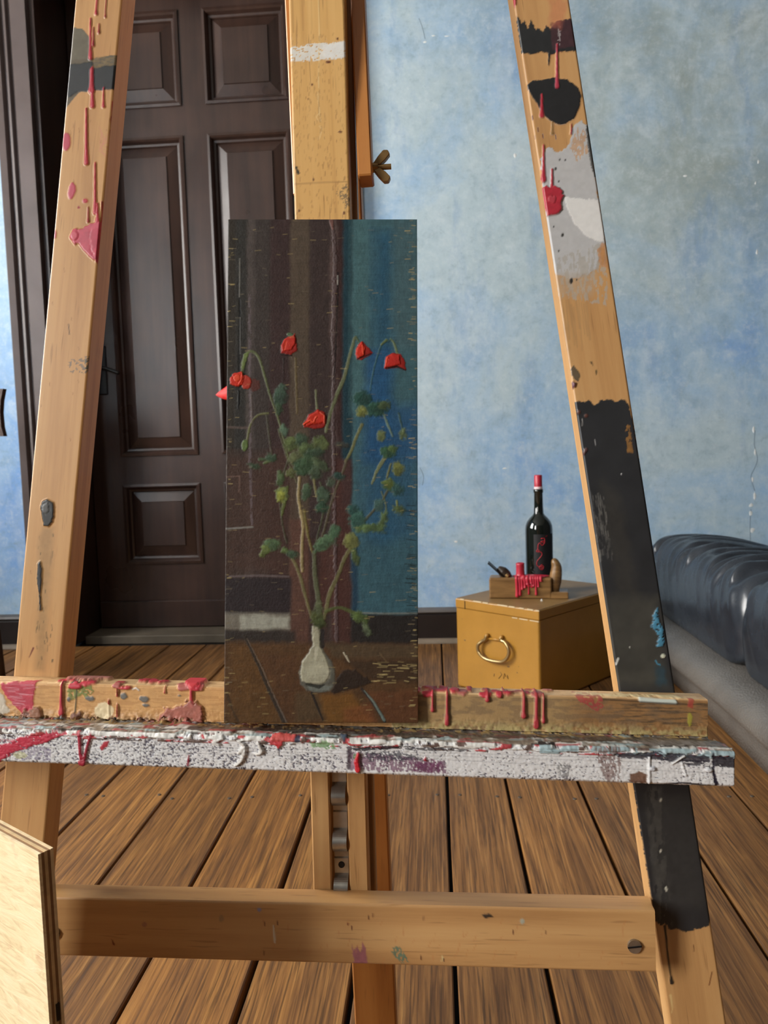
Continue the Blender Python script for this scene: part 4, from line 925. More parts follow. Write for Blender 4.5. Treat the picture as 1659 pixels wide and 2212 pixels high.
    band(484, 640, 1366, 1396, (52, 46, 42), .9, 5, soft=6); band(757, 905, 1332, 1398, (40, 36, 34), 1, 2); k.line([(770, 1329), (830, 1331), (900, 1330)], 4, (116, 122, 116), .0003, .8, 2)
    # floor
    k.poly([(480, 1390), (650, 1394), (905, 1396), (905, 1570), (480, 1570)], (88, 62, 38), .0001, 4, 12, 1, .2, 6)
    k.poly([(700, 1394), (905, 1398), (905, 1428), (720, 1424)], (82, 68, 50), .0001, 4, 12, .8, .15, 5); k.poly([(740, 1428), (905, 1430), (905, 1476), (800, 1474)], (60, 46, 33), .0001, 4, 12, .8, .2, 6)
    k.poly([(500, 1390), (545, 1396), (600, 1500), (606, 1562), (500, 1562)], (98, 68, 34), .0001, 5, 14, .7, .2, 8); k.poly([(560, 1420), (640, 1420), (660, 1500), (690, 1562), (616, 1562)], (86, 58, 36), .0001, 5, 14, .8, .2, 6)
    k.poly([(690, 1505), (760, 1498), (800, 1562), (706, 1562)], (122, 82, 34), .0001, 5, 14, .8, .15, 6); k.poly([(786, 1500), (905, 1490), (905, 1562), (832, 1562)], (100, 62, 38), .0001, 5, 14, .8, .2, 6); k.poly([(740, 1532), (800, 1520), (812, 1562), (744, 1562)], (124, 72, 42), 0, 4, 10, .6, .2, 6); k.poly([(640, 1496), (690, 1500), (700, 1550), (640, 1562)], (88, 74, 52), .0002, 4, 10, .5, .2, 6)
    k.line([(530, 1378), (560, 1440), (586, 1500), (618, 1564)], [5, 6, 7, 9], (54, 46, 38), .0002, .95, 1.5); k.line([(536, 1384), (566, 1440), (592, 1500), (622, 1562)], [2, 3, 3, 4], (112, 98, 86), .0004, .7, 1.5)
    k.line([(674, 1498), (686, 1528), (698, 1556)], [5, 5, 3], (44, 36, 30), .0002); k.line([(780, 1490), (800, 1516), (830, 1562)], [6, 4, 5], (56, 46, 40), .0002); k.line([(786, 1494), (806, 1518), (828, 1556)], [2, 5, 6], (116, 132, 124), .0006, .85, 1); k.line([(494, 1500), (508, 1540), (520, 1562)], 5, (56, 46, 34), 0, .6, 2)
    k.line([(742, 1414), (752, 1432)], [3, 2], (196, 186, 162), .0006); k.line([(748, 1420), (754, 1434)], 1.6, (190, 180, 156), .0005); k.line([(818, 1414), (832, 1432)], 3, (112, 92, 66), .0002, .7)
    # the vase and its cast patch
    k.poly([(714, 1497), (728, 1466), (744, 1450), (766, 1450), (786, 1464), (806, 1476), (782, 1486), (752, 1492), (722, 1500)], (50, 38, 30), .0003, 3, 8, 1, .15, 2)
    k.poly([(674, 1358), (692, 1358), (694, 1398), (700, 1412), (714, 1428), (722, 1452), (724, 1476), (716, 1492), (690, 1498), (664, 1494), (650, 1480), (647, 1454), (654, 1432), (668, 1412), (676, 1398)], (96, 94, 84), .0004, 2, 8, 1, .1, 2)
    k.poly([(674, 1358), (691, 1358), (692, 1398), (698, 1412), (706, 1428), (714, 1452), (712, 1468), (700, 1478), (670, 1480), (654, 1474), (648, 1454), (655, 1432), (669, 1412), (676, 1398)], (170, 166, 142), .0009, 3, 7, 1, .1, 2); k.poly([(655, 1444), (690, 1430), (712, 1452), (708, 1466), (680, 1458), (660, 1466)], (186, 182, 158), .0011, 4, 8, .6, .08, 5)
    k.line([(684, 1404), (680, 1426)], [7, 4], (192, 188, 166), .0012, .7, 1); k.poly([(664, 1482), (718, 1484), (712, 1494), (690, 1498), (668, 1494)], (112, 116, 108), .0005, 2, 6, .9, .1, 2); k.line([(664, 1480), (690, 1486), (700, 1482)], [6, 8, 3], (46, 46, 40), .0002, .9, 2)
    k.line([(696, 1368), (696, 1400)], [8, 10], (40, 40, 40), .0001, .8, 2)
    OL = (108, 110, 76); DG = (62, 82, 62); YG = (116, 122, 62); PALE = (156, 140, 98)
    S = lambda pts, w, c=OL, al=.9, h=.0004: k.line(pts, w, c, h, al, 1.2, 5, 1.4, .15, k=4)
    # stems
    S([(521, 815), (522, 790), (532, 768), (545, 766), (558, 782), (570, 820), (582, 862), (596, 900), (610, 950), (622, 1000)], [5, 6, 5, 4, 4], (104, 112, 76)); k.poly([(519, 800), (524, 772), (536, 765), (530, 786), (524, 806)], (104, 120, 66), .0005, 2, 5, .9)
    S([(622, 1000), (604, 1060), (606, 1110), (612, 1150), (620, 1180)], [3, 3], (74, 78, 56), .8); S([(532, 962), (540, 924), (556, 904), (578, 900)], [5, 4, 4], (112, 114, 76)); S([(574, 904), (580, 950), (586, 990)], 4, (84, 84, 68), .6); k.blob(528, 970, 7, 12, (96, 116, 66), .0006, .1, 1.5)
    S([(541, 860), (543, 920)], 4, (110, 100, 96), .7); S([(636, 780), (638, 840), (640, 900)], [4, 5, 4], (108, 94, 62), .7); S([(611, 780), (610, 830)], [3, 2], (40, 32, 30), .7); S([(680, 850), (681, 870), (683, 890)], [4, 4], (120, 124, 92))
    S([(765, 735), (752, 780), (742, 820), (726, 860), (712, 900), (702, 940)], [6, 7, 8, 7, 6], (106, 112, 80)); S([(776, 748), (766, 732)], 3, (92, 106, 70)); S([(857, 772), (850, 748), (842, 738)], [5, 4], (112, 124, 84)); S([(842, 740), (826, 746), (814, 772), (804, 812), (798, 850)], [4, 3, 3, 2], (64, 96, 88), .8); k.line([(833, 740), (822, 750)], [6, 4], (96, 112, 76), .0005)
    S([(780, 925), (768, 952), (756, 984), (745, 1004)], [7, 6, 5], (116, 116, 72)); S([(748, 1000), (738, 1030), (722, 1070), (710, 1110), (700, 1150), (690, 1180)], [6, 5, 5, 4], (92, 86, 66), .8); S([(668, 1010), (676, 1040), (682, 1080)], [6, 5, 4], (128, 124, 84)); S([(826, 900), (836, 925), (846, 950)], [4, 5, 3], (108, 128, 108))
    S([(646, 1040), (644, 1080), (648, 1110), (654, 1140), (652, 1180), (652, 1220), (653, 1240)], [6, 6, 7, 6, 7, 6], PALE, .95, .0006); S([(656, 1110), (660, 1140), (666, 1170), (674, 1200)], [5, 6, 4], (118, 108, 62)); S([(630, 1210), (644, 1240), (656, 1280), (664, 1310), (674, 1340)], [6, 7, 6, 6], (112, 106, 70)); S([(678, 1200), (680, 1250), (686, 1290), (690, 1320)], [8, 9, 10, 9], (92, 96, 70)); S([(757, 1190), (742, 1216), (730, 1248), (714, 1282), (706, 1312), (700, 1340)], [9, 8, 8, 9, 8, 7], (108, 104, 68)); S([(690, 1050), (700, 1090), (694, 1130), (684, 1170), (680, 1195)], [4, 3, 3], (84, 92, 66), .7)
    S([(838, 1062), (822, 1092), (800, 1116), (784, 1134)], [5, 5, 6], (84, 84, 62)); S([(832, 992), (820, 1012), (810, 1030), (802, 1052)], [8, 8, 6, 5], (122, 128, 88)); S([(842, 1010), (834, 1040)], 4, (110, 112, 66)); S([(822, 1070), (832, 1100), (828, 1130)], 3, (104, 108, 60), .8); S([(704, 1326), (730, 1318), (756, 1326), (780, 1340), (794, 1368)], [8, 6, 8, 8, 5], (82, 90, 50)); S([(620, 1060), (612, 1100), (608, 1120)], [6, 8, 4], (96, 106, 58))
    S([(600, 935), (620, 1000), (640, 1050)], [3, 3], (90, 92, 62), .8); S([(560, 1000), (590, 1000)], [7, 5], (74, 92, 64)); S([(590, 1000), (570, 1008)], 5, (96, 112, 72)); S([(855, 1090), (858, 1110)], [4, 5], (120, 124, 60)); S([(860, 900), (868, 940)], 3, (70, 92, 66), .8)
    # leaves
    for (a, b, rx, ry, c, r) in ((603, 862, 14, 26, (66, 88, 72), .15), (600, 890, 8, 14, (70, 92, 66), 0), (612, 936, 7, 14, (104, 132, 108), -.3), (628, 966, 16, 15, (92, 106, 62), 0), (650, 958, 14, 17, DG, 0), (662, 982, 20, 18, (84, 100, 62), .4), (690, 965, 18, 14, (96, 108, 66), .3), (676, 986, 22, 10, DG, -.2), (640, 1000, 20, 16, (98, 106, 72), .4), (652, 1018, 22, 18, (60, 84, 60), 0), (628, 1030, 10, 9, (98, 104, 64), 0), (680, 1028, 13, 16, (72, 88, 66), 0),
                                (584, 996, 12, 8, DG, .2), (604, 1042, 8, 16, (84, 104, 68), .1), (608, 1076, 14, 15, (104, 118, 68), .1), (607, 1080, 9, 13, (148, 154, 68), .1), (660, 1070, 9, 20, (78, 100, 74), .2), (660, 1010, 14, 22, (66, 90, 62), .5), (696, 1078, 15, 20, (72, 92, 72), 0), (694, 1104, 14, 12, (56, 82, 62), 0), (714, 1050, 10, 10, (76, 88, 70), 0),
                                (586, 1184, 20, 12, (84, 108, 74), -.25), (572, 1196, 9, 14, (104, 118, 64), .5), (632, 1204, 15, 9, DG, .1), (616, 1196, 8, 7, (92, 112, 66), .2), (700, 1180, 30, 11, (84, 112, 82), -.75), (722, 1154, 11, 15, (76, 104, 78), .2), (757, 1176, 16, 18, (116, 120, 68), .5), (766, 1210, 7, 18, (82, 98, 56), -.3), (770, 1130, 18, 22, (60, 96, 84), 0), (800, 1148, 34, 9, (88, 110, 66), -.12), (826, 1128, 7, 18, (92, 112, 68), .25), (760, 1108, 14, 10, (50, 84, 78), 0),
                                (780, 868, 22, 17, (42, 76, 66), .2), (812, 890, 26, 17, (46, 78, 60), -.3), (828, 882, 14, 9, (72, 88, 58), -.2), (780, 897, 11, 13, (122, 126, 62), 0), (836, 984, 17, 14, (56, 88, 62), 0), (846, 976, 10, 8, (84, 106, 62), 0), (858, 1020, 13, 16, (112, 118, 62), .1), (822, 948, 8, 13, (112, 122, 76), .1), (868, 946, 7, 11, (104, 118, 76), .1), (840, 1058, 18, 11, (70, 98, 64), .2), (836, 1052, 11, 10, (104, 118, 62), 0), (858, 1066, 13, 11, (56, 88, 84), 0), (860, 1108, 13, 9, (84, 98, 60), .3), (730, 1036, 12, 8, (48, 74, 66), 0), (816, 1098, 12, 15, (70, 98, 92), 0),
                                (684, 1336, 14, 14, (84, 92, 54), 0), (690, 1352, 13, 10, (74, 84, 48), 0), (776, 1338, 18, 10, (86, 104, 58), .5), (790, 1364, 7, 15, (92, 104, 78), -.4), (688, 1318, 8, 14, (96, 104, 74), 0), (548, 1014, 14, 5, (58, 78, 56), .2), (690, 1010, 24, 10, (74, 88, 62), .6), (736, 968, 16, 6, (70, 70, 62), .1)):
        k.blob(a, b, rx, ry, c, .0005, r, 6, 6, .9, .45, 3.0); k.blob(a + rx * .3, b + ry * .3, rx * .7, ry * .7, tuple(v * .72 for v in c), .0003, r + .4, 6, 5, .55, .3, 3.0); k.blob(a - rx * .35, b - ry * .3, rx * .35, ry * .45, tuple(min(255, v * 1.12) for v in c), .0007, r - .3, 4, 5, .6, .3, 2.0)
    gcv = 1 + .34 * (fbm(x / 26, y / 1.7, 3) - .5) + .30 * (fbm(x / 3.2, y / 9, 3) - .5) + .25 * (fbm(x / 9, y / 30, 3) - .5); k.c *= gcv[..., None]
    # poppies
    R1 = (206, 50, 30); R2 = (150, 32, 24); R3 = (228, 78, 46)
    k.blob(548, 838, 12, 14, (92, 44, 34), .0002, 0, 4, 6, .75); k.blob(530, 832, 12, 15, (178, 58, 42), .0007, 0, 3); k.poly([(494, 824), (504, 812), (520, 810), (526, 822), (522, 838), (508, 842), (496, 836)], R1, .0012, 2, 5, 1, .15); k.blob(510, 824, 8, 8, R3, .0016, .4, 2); k.line([(521, 812), (520, 828), (514, 838)], [2, 3, 2], R3, .0018)
    k.poly([(604, 756), (610, 740), (622, 736), (634, 726), (638, 742), (640, 762), (626, 772), (604, 768)], R2, .0006, 2, 5, 1, .2); k.poly([(605, 752), (612, 738), (634, 728), (636, 744), (628, 762), (608, 766)], (190, 48, 34), .0012, 2, 5, 1, .15); k.line([(616, 744), (612, 762)], 3, R3, .0014, .7); k.line([(604, 772), (628, 774)], 3, (40, 24, 22), .0003); k.blob(624, 728, 7, 4, (84, 108, 78), .0006, .2)
    k.poly([(766, 774), (768, 754), (780, 742), (790, 752), (804, 768), (792, 776), (780, 784), (768, 782)], R2, .0006, 2, 5, 1, .2); k.poly([(767, 772), (769, 756), (780, 745), (787, 758), (784, 776), (772, 780)], R1, .0013, 2, 5, 1, .15); k.line([(781, 752), (783, 772)], 3, R3, .0017); k.line([(770, 782), (800, 770)], 3, (64, 24, 24), .0004)
    k.poly([(828, 796), (832, 776), (846, 768), (862, 770), (872, 784), (876, 806), (862, 800), (830, 804)], R2, .0006, 2, 5, 1, .2); k.poly([(829, 792), (834, 776), (848, 770), (860, 774), (864, 792), (846, 800), (830, 800)], (188, 44, 34), .0013, 2, 5, 1, .15); k.line([(835, 778), (832, 796)], 2.6, R3, .0016); k.line([(832, 802), (856, 798), (874, 806)], [3, 4, 3], (46, 18, 20), .0004)
    k.poly([(654, 922), (664, 904), (684, 892), (700, 898), (704, 916), (700, 930), (680, 934), (656, 930)], R2, .0006, 2, 5, 1, .2); k.poly([(656, 922), (668, 904), (686, 894), (700, 902), (700, 920), (678, 924), (662, 928)], (196, 48, 28), .0013, 2, 5, 1, .15); k.line([(656, 924), (668, 916), (676, 920), (682, 908)], 4, R3, .0018, 1, 2); k.line([(690, 898), (700, 906), (700, 922)], 2.6, (214, 92, 66), .0017)
    # bare flecks of ground wood
    for i in range(400):
        q = random.Random(i); r = q.random()
        if r < .30: xx = 900 - abs(q.gauss(0, 7)); 
        elif r < .42: xx = 488 + abs(q.gauss(0, 6))
        else: xx = q.uniform(488, 900)
        yy_ = q.uniform(474, 1560); wl = q.uniform(3, 13); ed = xx > 884
        k.line([(xx, yy_), (xx + wl * (-1 if ed else 1), yy_ + q.uniform(-1.5, 1))], q.uniform(.9, 2.0), (186, 166, 112) if q.random() < .6 else (128, 116, 94), .0003, q.uniform(.35, .9) * (1 if r < .42 else .6))
    for i in range(40):
        q = random.Random(900 + i); yy_ = q.uniform(1100, 1345); k.line([(898 - q.uniform(0, 4), yy_), (898 - q.uniform(8, 26), yy_ - q.uniform(0, 3))], q.uniform(1, 2), (26, 32, 32), 0, .7)
    for i in range(26):
        q = random.Random(700 + i); yy_ = q.uniform(1432, 1486); xx = q.uniform(800, 890); k.line([(xx, yy_), (xx + q.uniform(6, 24), yy_ + q.uniform(-1, 2))], q.uniform(.9, 1.8), (196, 176, 120), .0004, q.uniform(.4, .9))
    k.h += .00022 * N(x / 7, y / 1.5, 3) + .00012 * N(x / 1.8, y / 4, 2)
coat_art(art)
art.c *= 0.84
Zp = art.h.copy(); Zp[0] = Zp[-1] = 0; Zp[:, 0] = Zp[:, -1] = 0
Vp = np.stack([(U - .5) * PW, Vv * PH, Zp], -1)
sheet_mesh('paint_layer', Vp, art, M_canvas, painting)
box('panel', (-PW / 2, 0, -.006), (PW / 2, PH, -.00005), plain('panel_edge_wood', (176, 140, 92), 0.7, 0, .3, 120), painting)

# ------------------------------------------------------------------ plywood offcut standing in the left foreground
def cam_vec(v): return CM @ np.array(v, float)
zp = 0.50
Pc = at(82, 1846, zp)
la = cam_vec([-1.5, -.083, 1.126]); la[2] = 0; la /= np.linalg.norm(la)      # along the board, away to the left
face_n = np.array([la[1], -la[0], 0.0]);
if face_n @ (CP - Pc) < 0: face_n = -face_n
BW_, BH_, BT = 0.155, Pc[2] - 0.0, 0.0105
tilt = 0.0
bx = -la; bz = np.array([0, 0, 1.0]); by = face_n
PM = Matrix([[bx[0], bz[0], by[0], Pc[0]], [bx[1], bz[1], by[1], Pc[1]], [bx[2], bz[2], by[2], 0.0], [0, 0, 0, 1]])
ply = empty('plywood_board', PM); tag(ply, 'pale raw plywood offcut with layered edge standing before the left easel leg', 'board')
tp = NT('plywood_face', 0.6)
vv = tp.coord((9, 46, 46)); nn = tp.noise(vv, 2.0, 5, 0.6, 2.5); n2 = tp.noise(tp.coord(), 40, 4)
cc = tp.ramp(nn, [(0.3, L4((212, 188, 144))), (0.5, L4((236, 216, 174))), (0.75, L4((242, 226, 190)))])
cc = tp.mix(tp.ramp(n2, [(0.62, G(0)), (0.72, G(.35))]), cc, L4((200, 140, 110)))
tp.base(cc); tp.bump(nn, 0.5, 0.001)
nl = 5
pal = [(226, 204, 164), (150, 112, 72), (206, 176, 130), (140, 104, 68), (222, 198, 156)]
lay_m = [plain('ply_layer_%d' % i, pal[i], 0.7, 0, .18, 90) for i in range(nl)]
for i in range(nl):
    z1 = -BT * i / nl; z0 = -BT * (i + 1) / nl
    box('face_veneer' if i == 0 else 'veneer', (-BW_, 0.0008, z0), (0 - .0004 * (i % 2), BH_ - .0003 * (i % 2), z1), tp.m if i == 0 else lay_m[i], ply)
box('edge_knot', (-.0004, BH_ - .118, -.0075), (.0006, BH_ - .106, -.0050), M_black, ply)

# ------------------------------------------------------------------ yellow metal box, rotated about 45 degrees
h_box = 0.274
c0 = np.array([0.054, 2.309]); c1_ = np.array([0.277, 2.107]); fx = (c1_ - c0); LF = np.linalg.norm(fx); fx /= LF; fy = np.array([-fx[1], fx[0]]); LS = 0.46
BM = Matrix([[fx[0], fy[0], 0, c0[0]], [fx[1], fy[1], 0, c0[1]], [0, 0, 1, 0], [0, 0, 0, 1]])
crate = empty('metal_box', BM); tag(crate, 'ochre yellow enamelled metal box with a wire handle on the floor', 'box')
te = NT('ochre_enamel', 0.36)
vv = te.coord(); a = te.noise(vv, 7, 5, .65); b = te.noise(vv, 60, 4, .7); s_ = te.noise(te.coord((3, 3, 30)), 6, 5, .7)
cc = te.ramp(a, [(.3, L4((160, 115, 42))), (.7, L4((176, 128, 52)))])
cc = te.mix(te.ramp(b, [(.66, G(0)), (.74, G(.6))]), cc, L4((120, 92, 50))); cc = te.mix(te.ramp(s_, [(.68, G(0)), (.76, G(.4))]), cc, L4((150, 112, 52)))
te.base(cc); te.bump(a, .15, .002)
tt = NT('dusty_box_top', 0.45)
a = tt.noise(tt.coord(), 9, 5, .65); tt.base(tt.ramp(a, [(.3, L4((128, 98, 58))), (.7, L4((150, 118, 74)))]))
body = box('body', (0, 0, 0.001), (LF, LS, h_box - 0.0301), te.m, crate)
bmn = bmesh.new(); bmn.from_mesh(body.data); ge = [e for e in bmn.edges if all(v.co.z < .01 for v in e.verts) or abs(e.verts[0].co.z - e.verts[1].co.z) > .1]
bmesh.ops.bevel(bmn, geom=ge, offset=.007, segments=3, affect='EDGES', profile=.5); bmn.to_mesh(body.data); bmn.free()
lid = box('lid', (-.0004, -.0004, h_box - 0.0295), (LF + .0004, LS + .0004, h_box - .0015), te.m, crate, bevel=.003, seg=2)
box('lid_top', (.003, .003, h_box - .0015), (LF - .003, LS - .003, h_box), tt.m, lid, bevel=.0007)
# chipped edge
M_chip = plain('bare_chip', (214, 196, 160), .4, .2)
for i, xx in enumerate((.02, .07, .105, .16, .2, .235, .262, .29)):
    box('edge_chip', (xx, -.0012, h_box - .0036), (xx + (.014, .03, .02, .035, .02, .016, .02, .012)[i], .001, h_box - .0004), M_chip, lid)
box('hinge_notch', (.036, -.0012, h_box - .030), (.0385, -.0002, h_box - .006), M_black, lid)
for i, xx in enumerate((.21, .235, .27)): box('edge_chip', (xx, -.0012, h_box - .0335), (xx + (.018, .028, .03)[i], .002, h_box - .0310), M_chip, body)
tx = lambda x, y: (on_z, None)
def on_front(px, py):
    n = -fy; r = ray(px, py); t = ((np.array([c0[0], c0[1]]) - CP[:2]) @ n) / (r[:2] @ n); p = CP + r * t
    return ((p[:2] - c0) @ fx, p[2])
hp = [on_front(*p) for p in ((1055, 1372), (1053, 1380), (1046, 1384), (1039, 1392), (1040, 1405), (1048, 1416), (1060, 1423), (1078, 1427), (1092, 1427), (1102, 1419), (1106, 1406), (1102, 1393), (1094, 1385), (1087, 1382), (1086, 1376))]
tube('wire_handle', smoothpath([(x, -.010 - (.004 if 2 < i < 12 else 0), z) for i, (x, z) in enumerate(hp)], 4), .0052, plain('handle_wire', (176, 150, 104), .3, .8), crate, n=8)
for (x, z) in (hp[0], hp[-1]):
    bmn = bmesh.new(); bmesh.ops.create_uvsphere(bmn, u_segments=10, v_segments=6, radius=.007)
    bm_obj('handle_eye', bmn, te.m, crate, Matrix.Translation((x, -.006, z)), True)
xa, za = on_front(1058, 1376); xb, zb_ = on_front(1085, 1382)
tube('handle_hinge_bar', [(xa, -.004, za - .004), (xb, -.004, zb_ - .001)], .0035, te.m, crate, n=8)
# stencilled number and rust marks
M_ink = plain('faded_stencil', (116, 86, 46), .5)
for (pts) in ([(1067, 1461), (1068, 1455)], [(1077, 1466), (1084, 1457), (1081, 1452)], [(1088, 1466), (1090, 1454), (1093, 1462)], [(1096, 1464), (1096, 1458), (1098, 1467)]):
    P = [on_front(*p) for p in pts]; tube('stencil_mark', [(x, -.0003, z) for x, z in P], .0011, M_ink, crate, n=5)
for (x, y, r) in ((1098, 1440, .005), (1117, 1453, .003), (1004, 1383, .004), (1120, 1440, .002)):
    q = on_front(x, y); bmn = bmesh.new(); bmesh.ops.create_uvsphere(bmn, u_segments=8, v_segments=4, radius=1); bmesh.ops.scale(bmn, verts=bmn.verts, vec=(r, .0006, r * .5))
    bm_obj('rust_spot', bmn, M_ink, crate, Matrix.Translation((q[0], 0, q[1])), True)

# ------------------------------------------------------------------ horned wooden hand plane on the box
HB = h_box + .0005
p0 = on_z(1057, 1293, HB); p1 = on_z(1192, 1294, HB)
ax = (p1 - p0)[:2]; LBk = np.linalg.norm(ax); ax /= LBk; ay = np.array([-ax[1], ax[0]])
HM = Matrix([[ax[0], ay[0], 0, p0[0]], [ax[1], ay[1], 0, p0[1]], [0, 0, 1, HB], [0, 0, 0, 1]])
plane = empty('hand_plane', HM); tag(plane, 'old wooden hand plane with a curved horn lying on the yellow box', 'hand plane')
tw = NT('dark_varnished_beech', .32)
a = tw.noise(tw.coord((3, 30, 30)), 3, 5, .6, .5); tw.base(tw.ramp(a, [(.3, L4((104, 76, 44))), (.7, L4((150, 114, 70)))])); M_pl = tw.m
PB = 0.062; WB = 0.062
def pl_pt(px, py, yl_):
    """point of the plane's local plane y = yl_ under a pixel"""
    o = np.array([p0[0], p0[1], HB]); n = np.array([ay[0], ay[1], 0]); r = ray(px, py); t = ((o + n * yl_ - CP) @ n) / (r @ n); q = CP + r * t - o
    return (q[:2] @ ax, q[:2] @ ay, q[2])
box('body', (0, 0, 0), (LBk, WB, PB), M_pl, plane, bevel=.005, seg=3)
box('sole_toe', (LBk - .012, .001, 0), (LBk + .048, WB - .001, .020), M_pl, plane, bevel=.003, seg=2)
# horn: swept ellipse
hq = [pl_pt(px, py, WB * .5) for px, py in ((1195, 1287), (1197, 1272), (1199, 1256), (1201, 1240), (1202, 1225), (1198, 1213), (1194, 1207))]
hpth = smoothpath([(q[0], WB * .5, q[2]) for q in hq], 5)
rr_ = np.interp(np.linspace(0, 1, len(hpth)), [0, .17, .34, .5, .67, .84, .95, 1], [.0150, .0155, .0185, .0175, .0150, .0110, .0065, .002])
tube('horn', hpth, list(rr_), M_pl, plane, n=16)
fq_ = [pl_pt(px, py, WB * .5) for px, py in ((1179, 1251), (1186, 1250), (1193, 1250), (1201, 1252))]
tube('horn_flare', smoothpath([(q[0], WB * .5, q[2]) for q in fq_], 4), [.002, .004, .0055, .0065, .0075, .0085, .0095, .0105, .0115, .012, .012, .012, .012], M_pl, plane, n=14)
# iron and wedge leaning back
Mi = Matrix.Translation((.060, WB * .5, .046)) @ Matrix.Rotation(math.radians(-47), 4, 'Y')
box('iron', (-.0020, -.021, 0), (.0012, .021, .086), plain('tarnished_iron', (46, 42, 40), .45, .7), plane, Mi, bevel=.0006)
wvs = smoothpath([(.060, WB * .5, .050), (.048, WB * .5, .068), (.036, WB * .5, .080), (.026, WB * .5, .088)], 5)
tube('wedge', wvs, list(np.interp(np.linspace(0, 1, len(wvs)), [0, .3, .6, 1], [.010, .016, .015, .006])), plain('dark_wedge', (52, 40, 30), .35), plane, n=12)
tube('wedge_button', smoothpath([(.050, WB * .5 - .017, .070), (.058, WB * .5 - .019, .064)], 4), .006, M_brass, plane, n=10)

# red candle stub melted on the plane
M_wax = plain('crimson_wax', (186, 42, 62), .35, 0, .15, 40); M_wax.node_tree.nodes['Principled BSDF'].inputs['Subsurface Weight'].default_value = .15
M_wax.node_tree.nodes['Principled BSDF'].inputs['Subsurface Radius'].default_value = (.01, .003, .003)
cx_, _, cz_ = pl_pt(1124, 1243, WB * .35)
stub = empty('candle_stub', HM @ Matrix.Translation((cx_, WB * .35, PB))); tag(stub, 'short red candle stub melted onto the hand plane', 'candle')
rc = .0125
lathe('wax_stick', [(0.0, .0), (rc * 1.3, .0), (rc * 1.08, .006), (rc, .012), (rc * .98, .036), (rc * 1.02, .041), (rc * .8, .0425), (rc * .5, .038), (0, .037)], M_wax, stub, n=20)
# puddle on top and runs down the side
px_ = []
bmn = bmesh.new(); bmesh.ops.create_uvsphere(bmn, u_segments=24, v_segments=10, radius=1)
for v in bmn.verts:
    v.co = Vector((v.co.x * .050 * (1 + .18 * math.sin(5 * math.atan2(v.co.y, v.co.x))), v.co.y * .026, max(v.co.z, -.05) * .006))
bm_obj('wax_pool', bmn, M_wax, stub, Matrix.Translation((.032, .003, .0008)), True)
ys_ = -WB * .35
for (px, y0, y1, w) in ((1116, 1250, 1292, 9), (1122, 1248, 1289, 7), (1127, 1250, 1276, 8), (1133, 1246, 1272, 8), (1139, 1248, 1264, 11), (1141, 1256, 1286, 4), (1147, 1250, 1262, 9), (1152, 1250, 1268, 7), (1157, 1248, 1288, 6), (1162, 1250, 1270, 6), (1168, 1248, 1256, 8)):
    a = pl_pt(px, y0, -.002); b = pl_pt(px + 1, y1, -.002); r = w * .00062
    x = a[0] - cx_; za = max(a[2], PB) - PB; zb2 = max(b[2], .002) - PB
    pts = [(x, ys_ + .010, .002), (x, ys_ + .001, .0015), (x, ys_ - .0015, -.006), (x + .001, ys_ - .002, (zb2 - .006) * .6), (x + .001, ys_ - .002, zb2 + .002)]
    pts = smoothpath(pts, 4); tube('wax_run', pts, list(np.interp(np.linspace(0, 1, len(pts)), [0, .3, .7, .95, 1], [r * .8, r, r * .8, r * 1.1, r * .4])), M_wax, stub, n=8)

for i, (px, py, r) in enumerate(((1131, 1250, .0085), (1139, 1253, .0095), (1146, 1252, .008), (1121, 1252, .0075), (1152, 1256, .007), (1142, 1262, .0075), (1134, 1262, .006), (1160, 1252, .006), (1118, 1262, .006), (1149, 1265, .006))):
    q = pl_pt(px, py, -.001); bmn = bmesh.new(); bmesh.ops.create_icosphere(bmn, subdivisions=2, radius=1)
    for v in bmn.verts: v.co = Vector((v.co.x * r, v.co.y * r * .55, v.co.z * r * 1.25)) * random.uniform(.93, 1.07)
    bm_obj('wax_lump', bmn, M_wax, stub, Matrix.Translation((q[0] - cx_, ys_ - .001, q[2] - PB)), True)

# ------------------------------------------------------------------ dark bottle with a red candle in its neck
bxy = on_y(1166, 1275, 2.375)
bp = np.array([bxy[0], 2.375])
zpx = lambda y: on_y(1164, y, 2.375)[2] - HB
R = 0.0415
bot_ = empty('wine_bottle', Matrix.Translation((bp[0], bp[1], HB)) @ Matrix.Rotation(math.radians(-8), 4, 'Z')); tag(bot_, 'dark glass wine bottle with black label, red candle in its neck', 'bottle')
tb = NT('dark_bottle_glass', .04, .6); tb.base((0.006, 0.008, 0.006, 1)); tb.b.inputs['Coat Weight'].default_value = .6; nz = tb.noise(tb.coord(), 30, 2); tb.bump(nz, .03, .001)
zs, zn0, zn = zpx(1143), zpx(1113), zpx(1056)
lathe('glass', [(0, 0.002), (R * .8, 0.0), (R * .98, .004), (R, .012), (R, zs), (R * .97, zs + .012), (R * .86, zs + .024), (R * .66, zs + .035), (R * .46, zs + .043), (R * .36, zn0 + .006), (R * .33, zn0 + .03), (R * .315, zn - .012), (R * .36, zn - .010), (R * .36, zn - .002), (R * .30, zn), (0, zn)], tb.m, bot_, n=48)
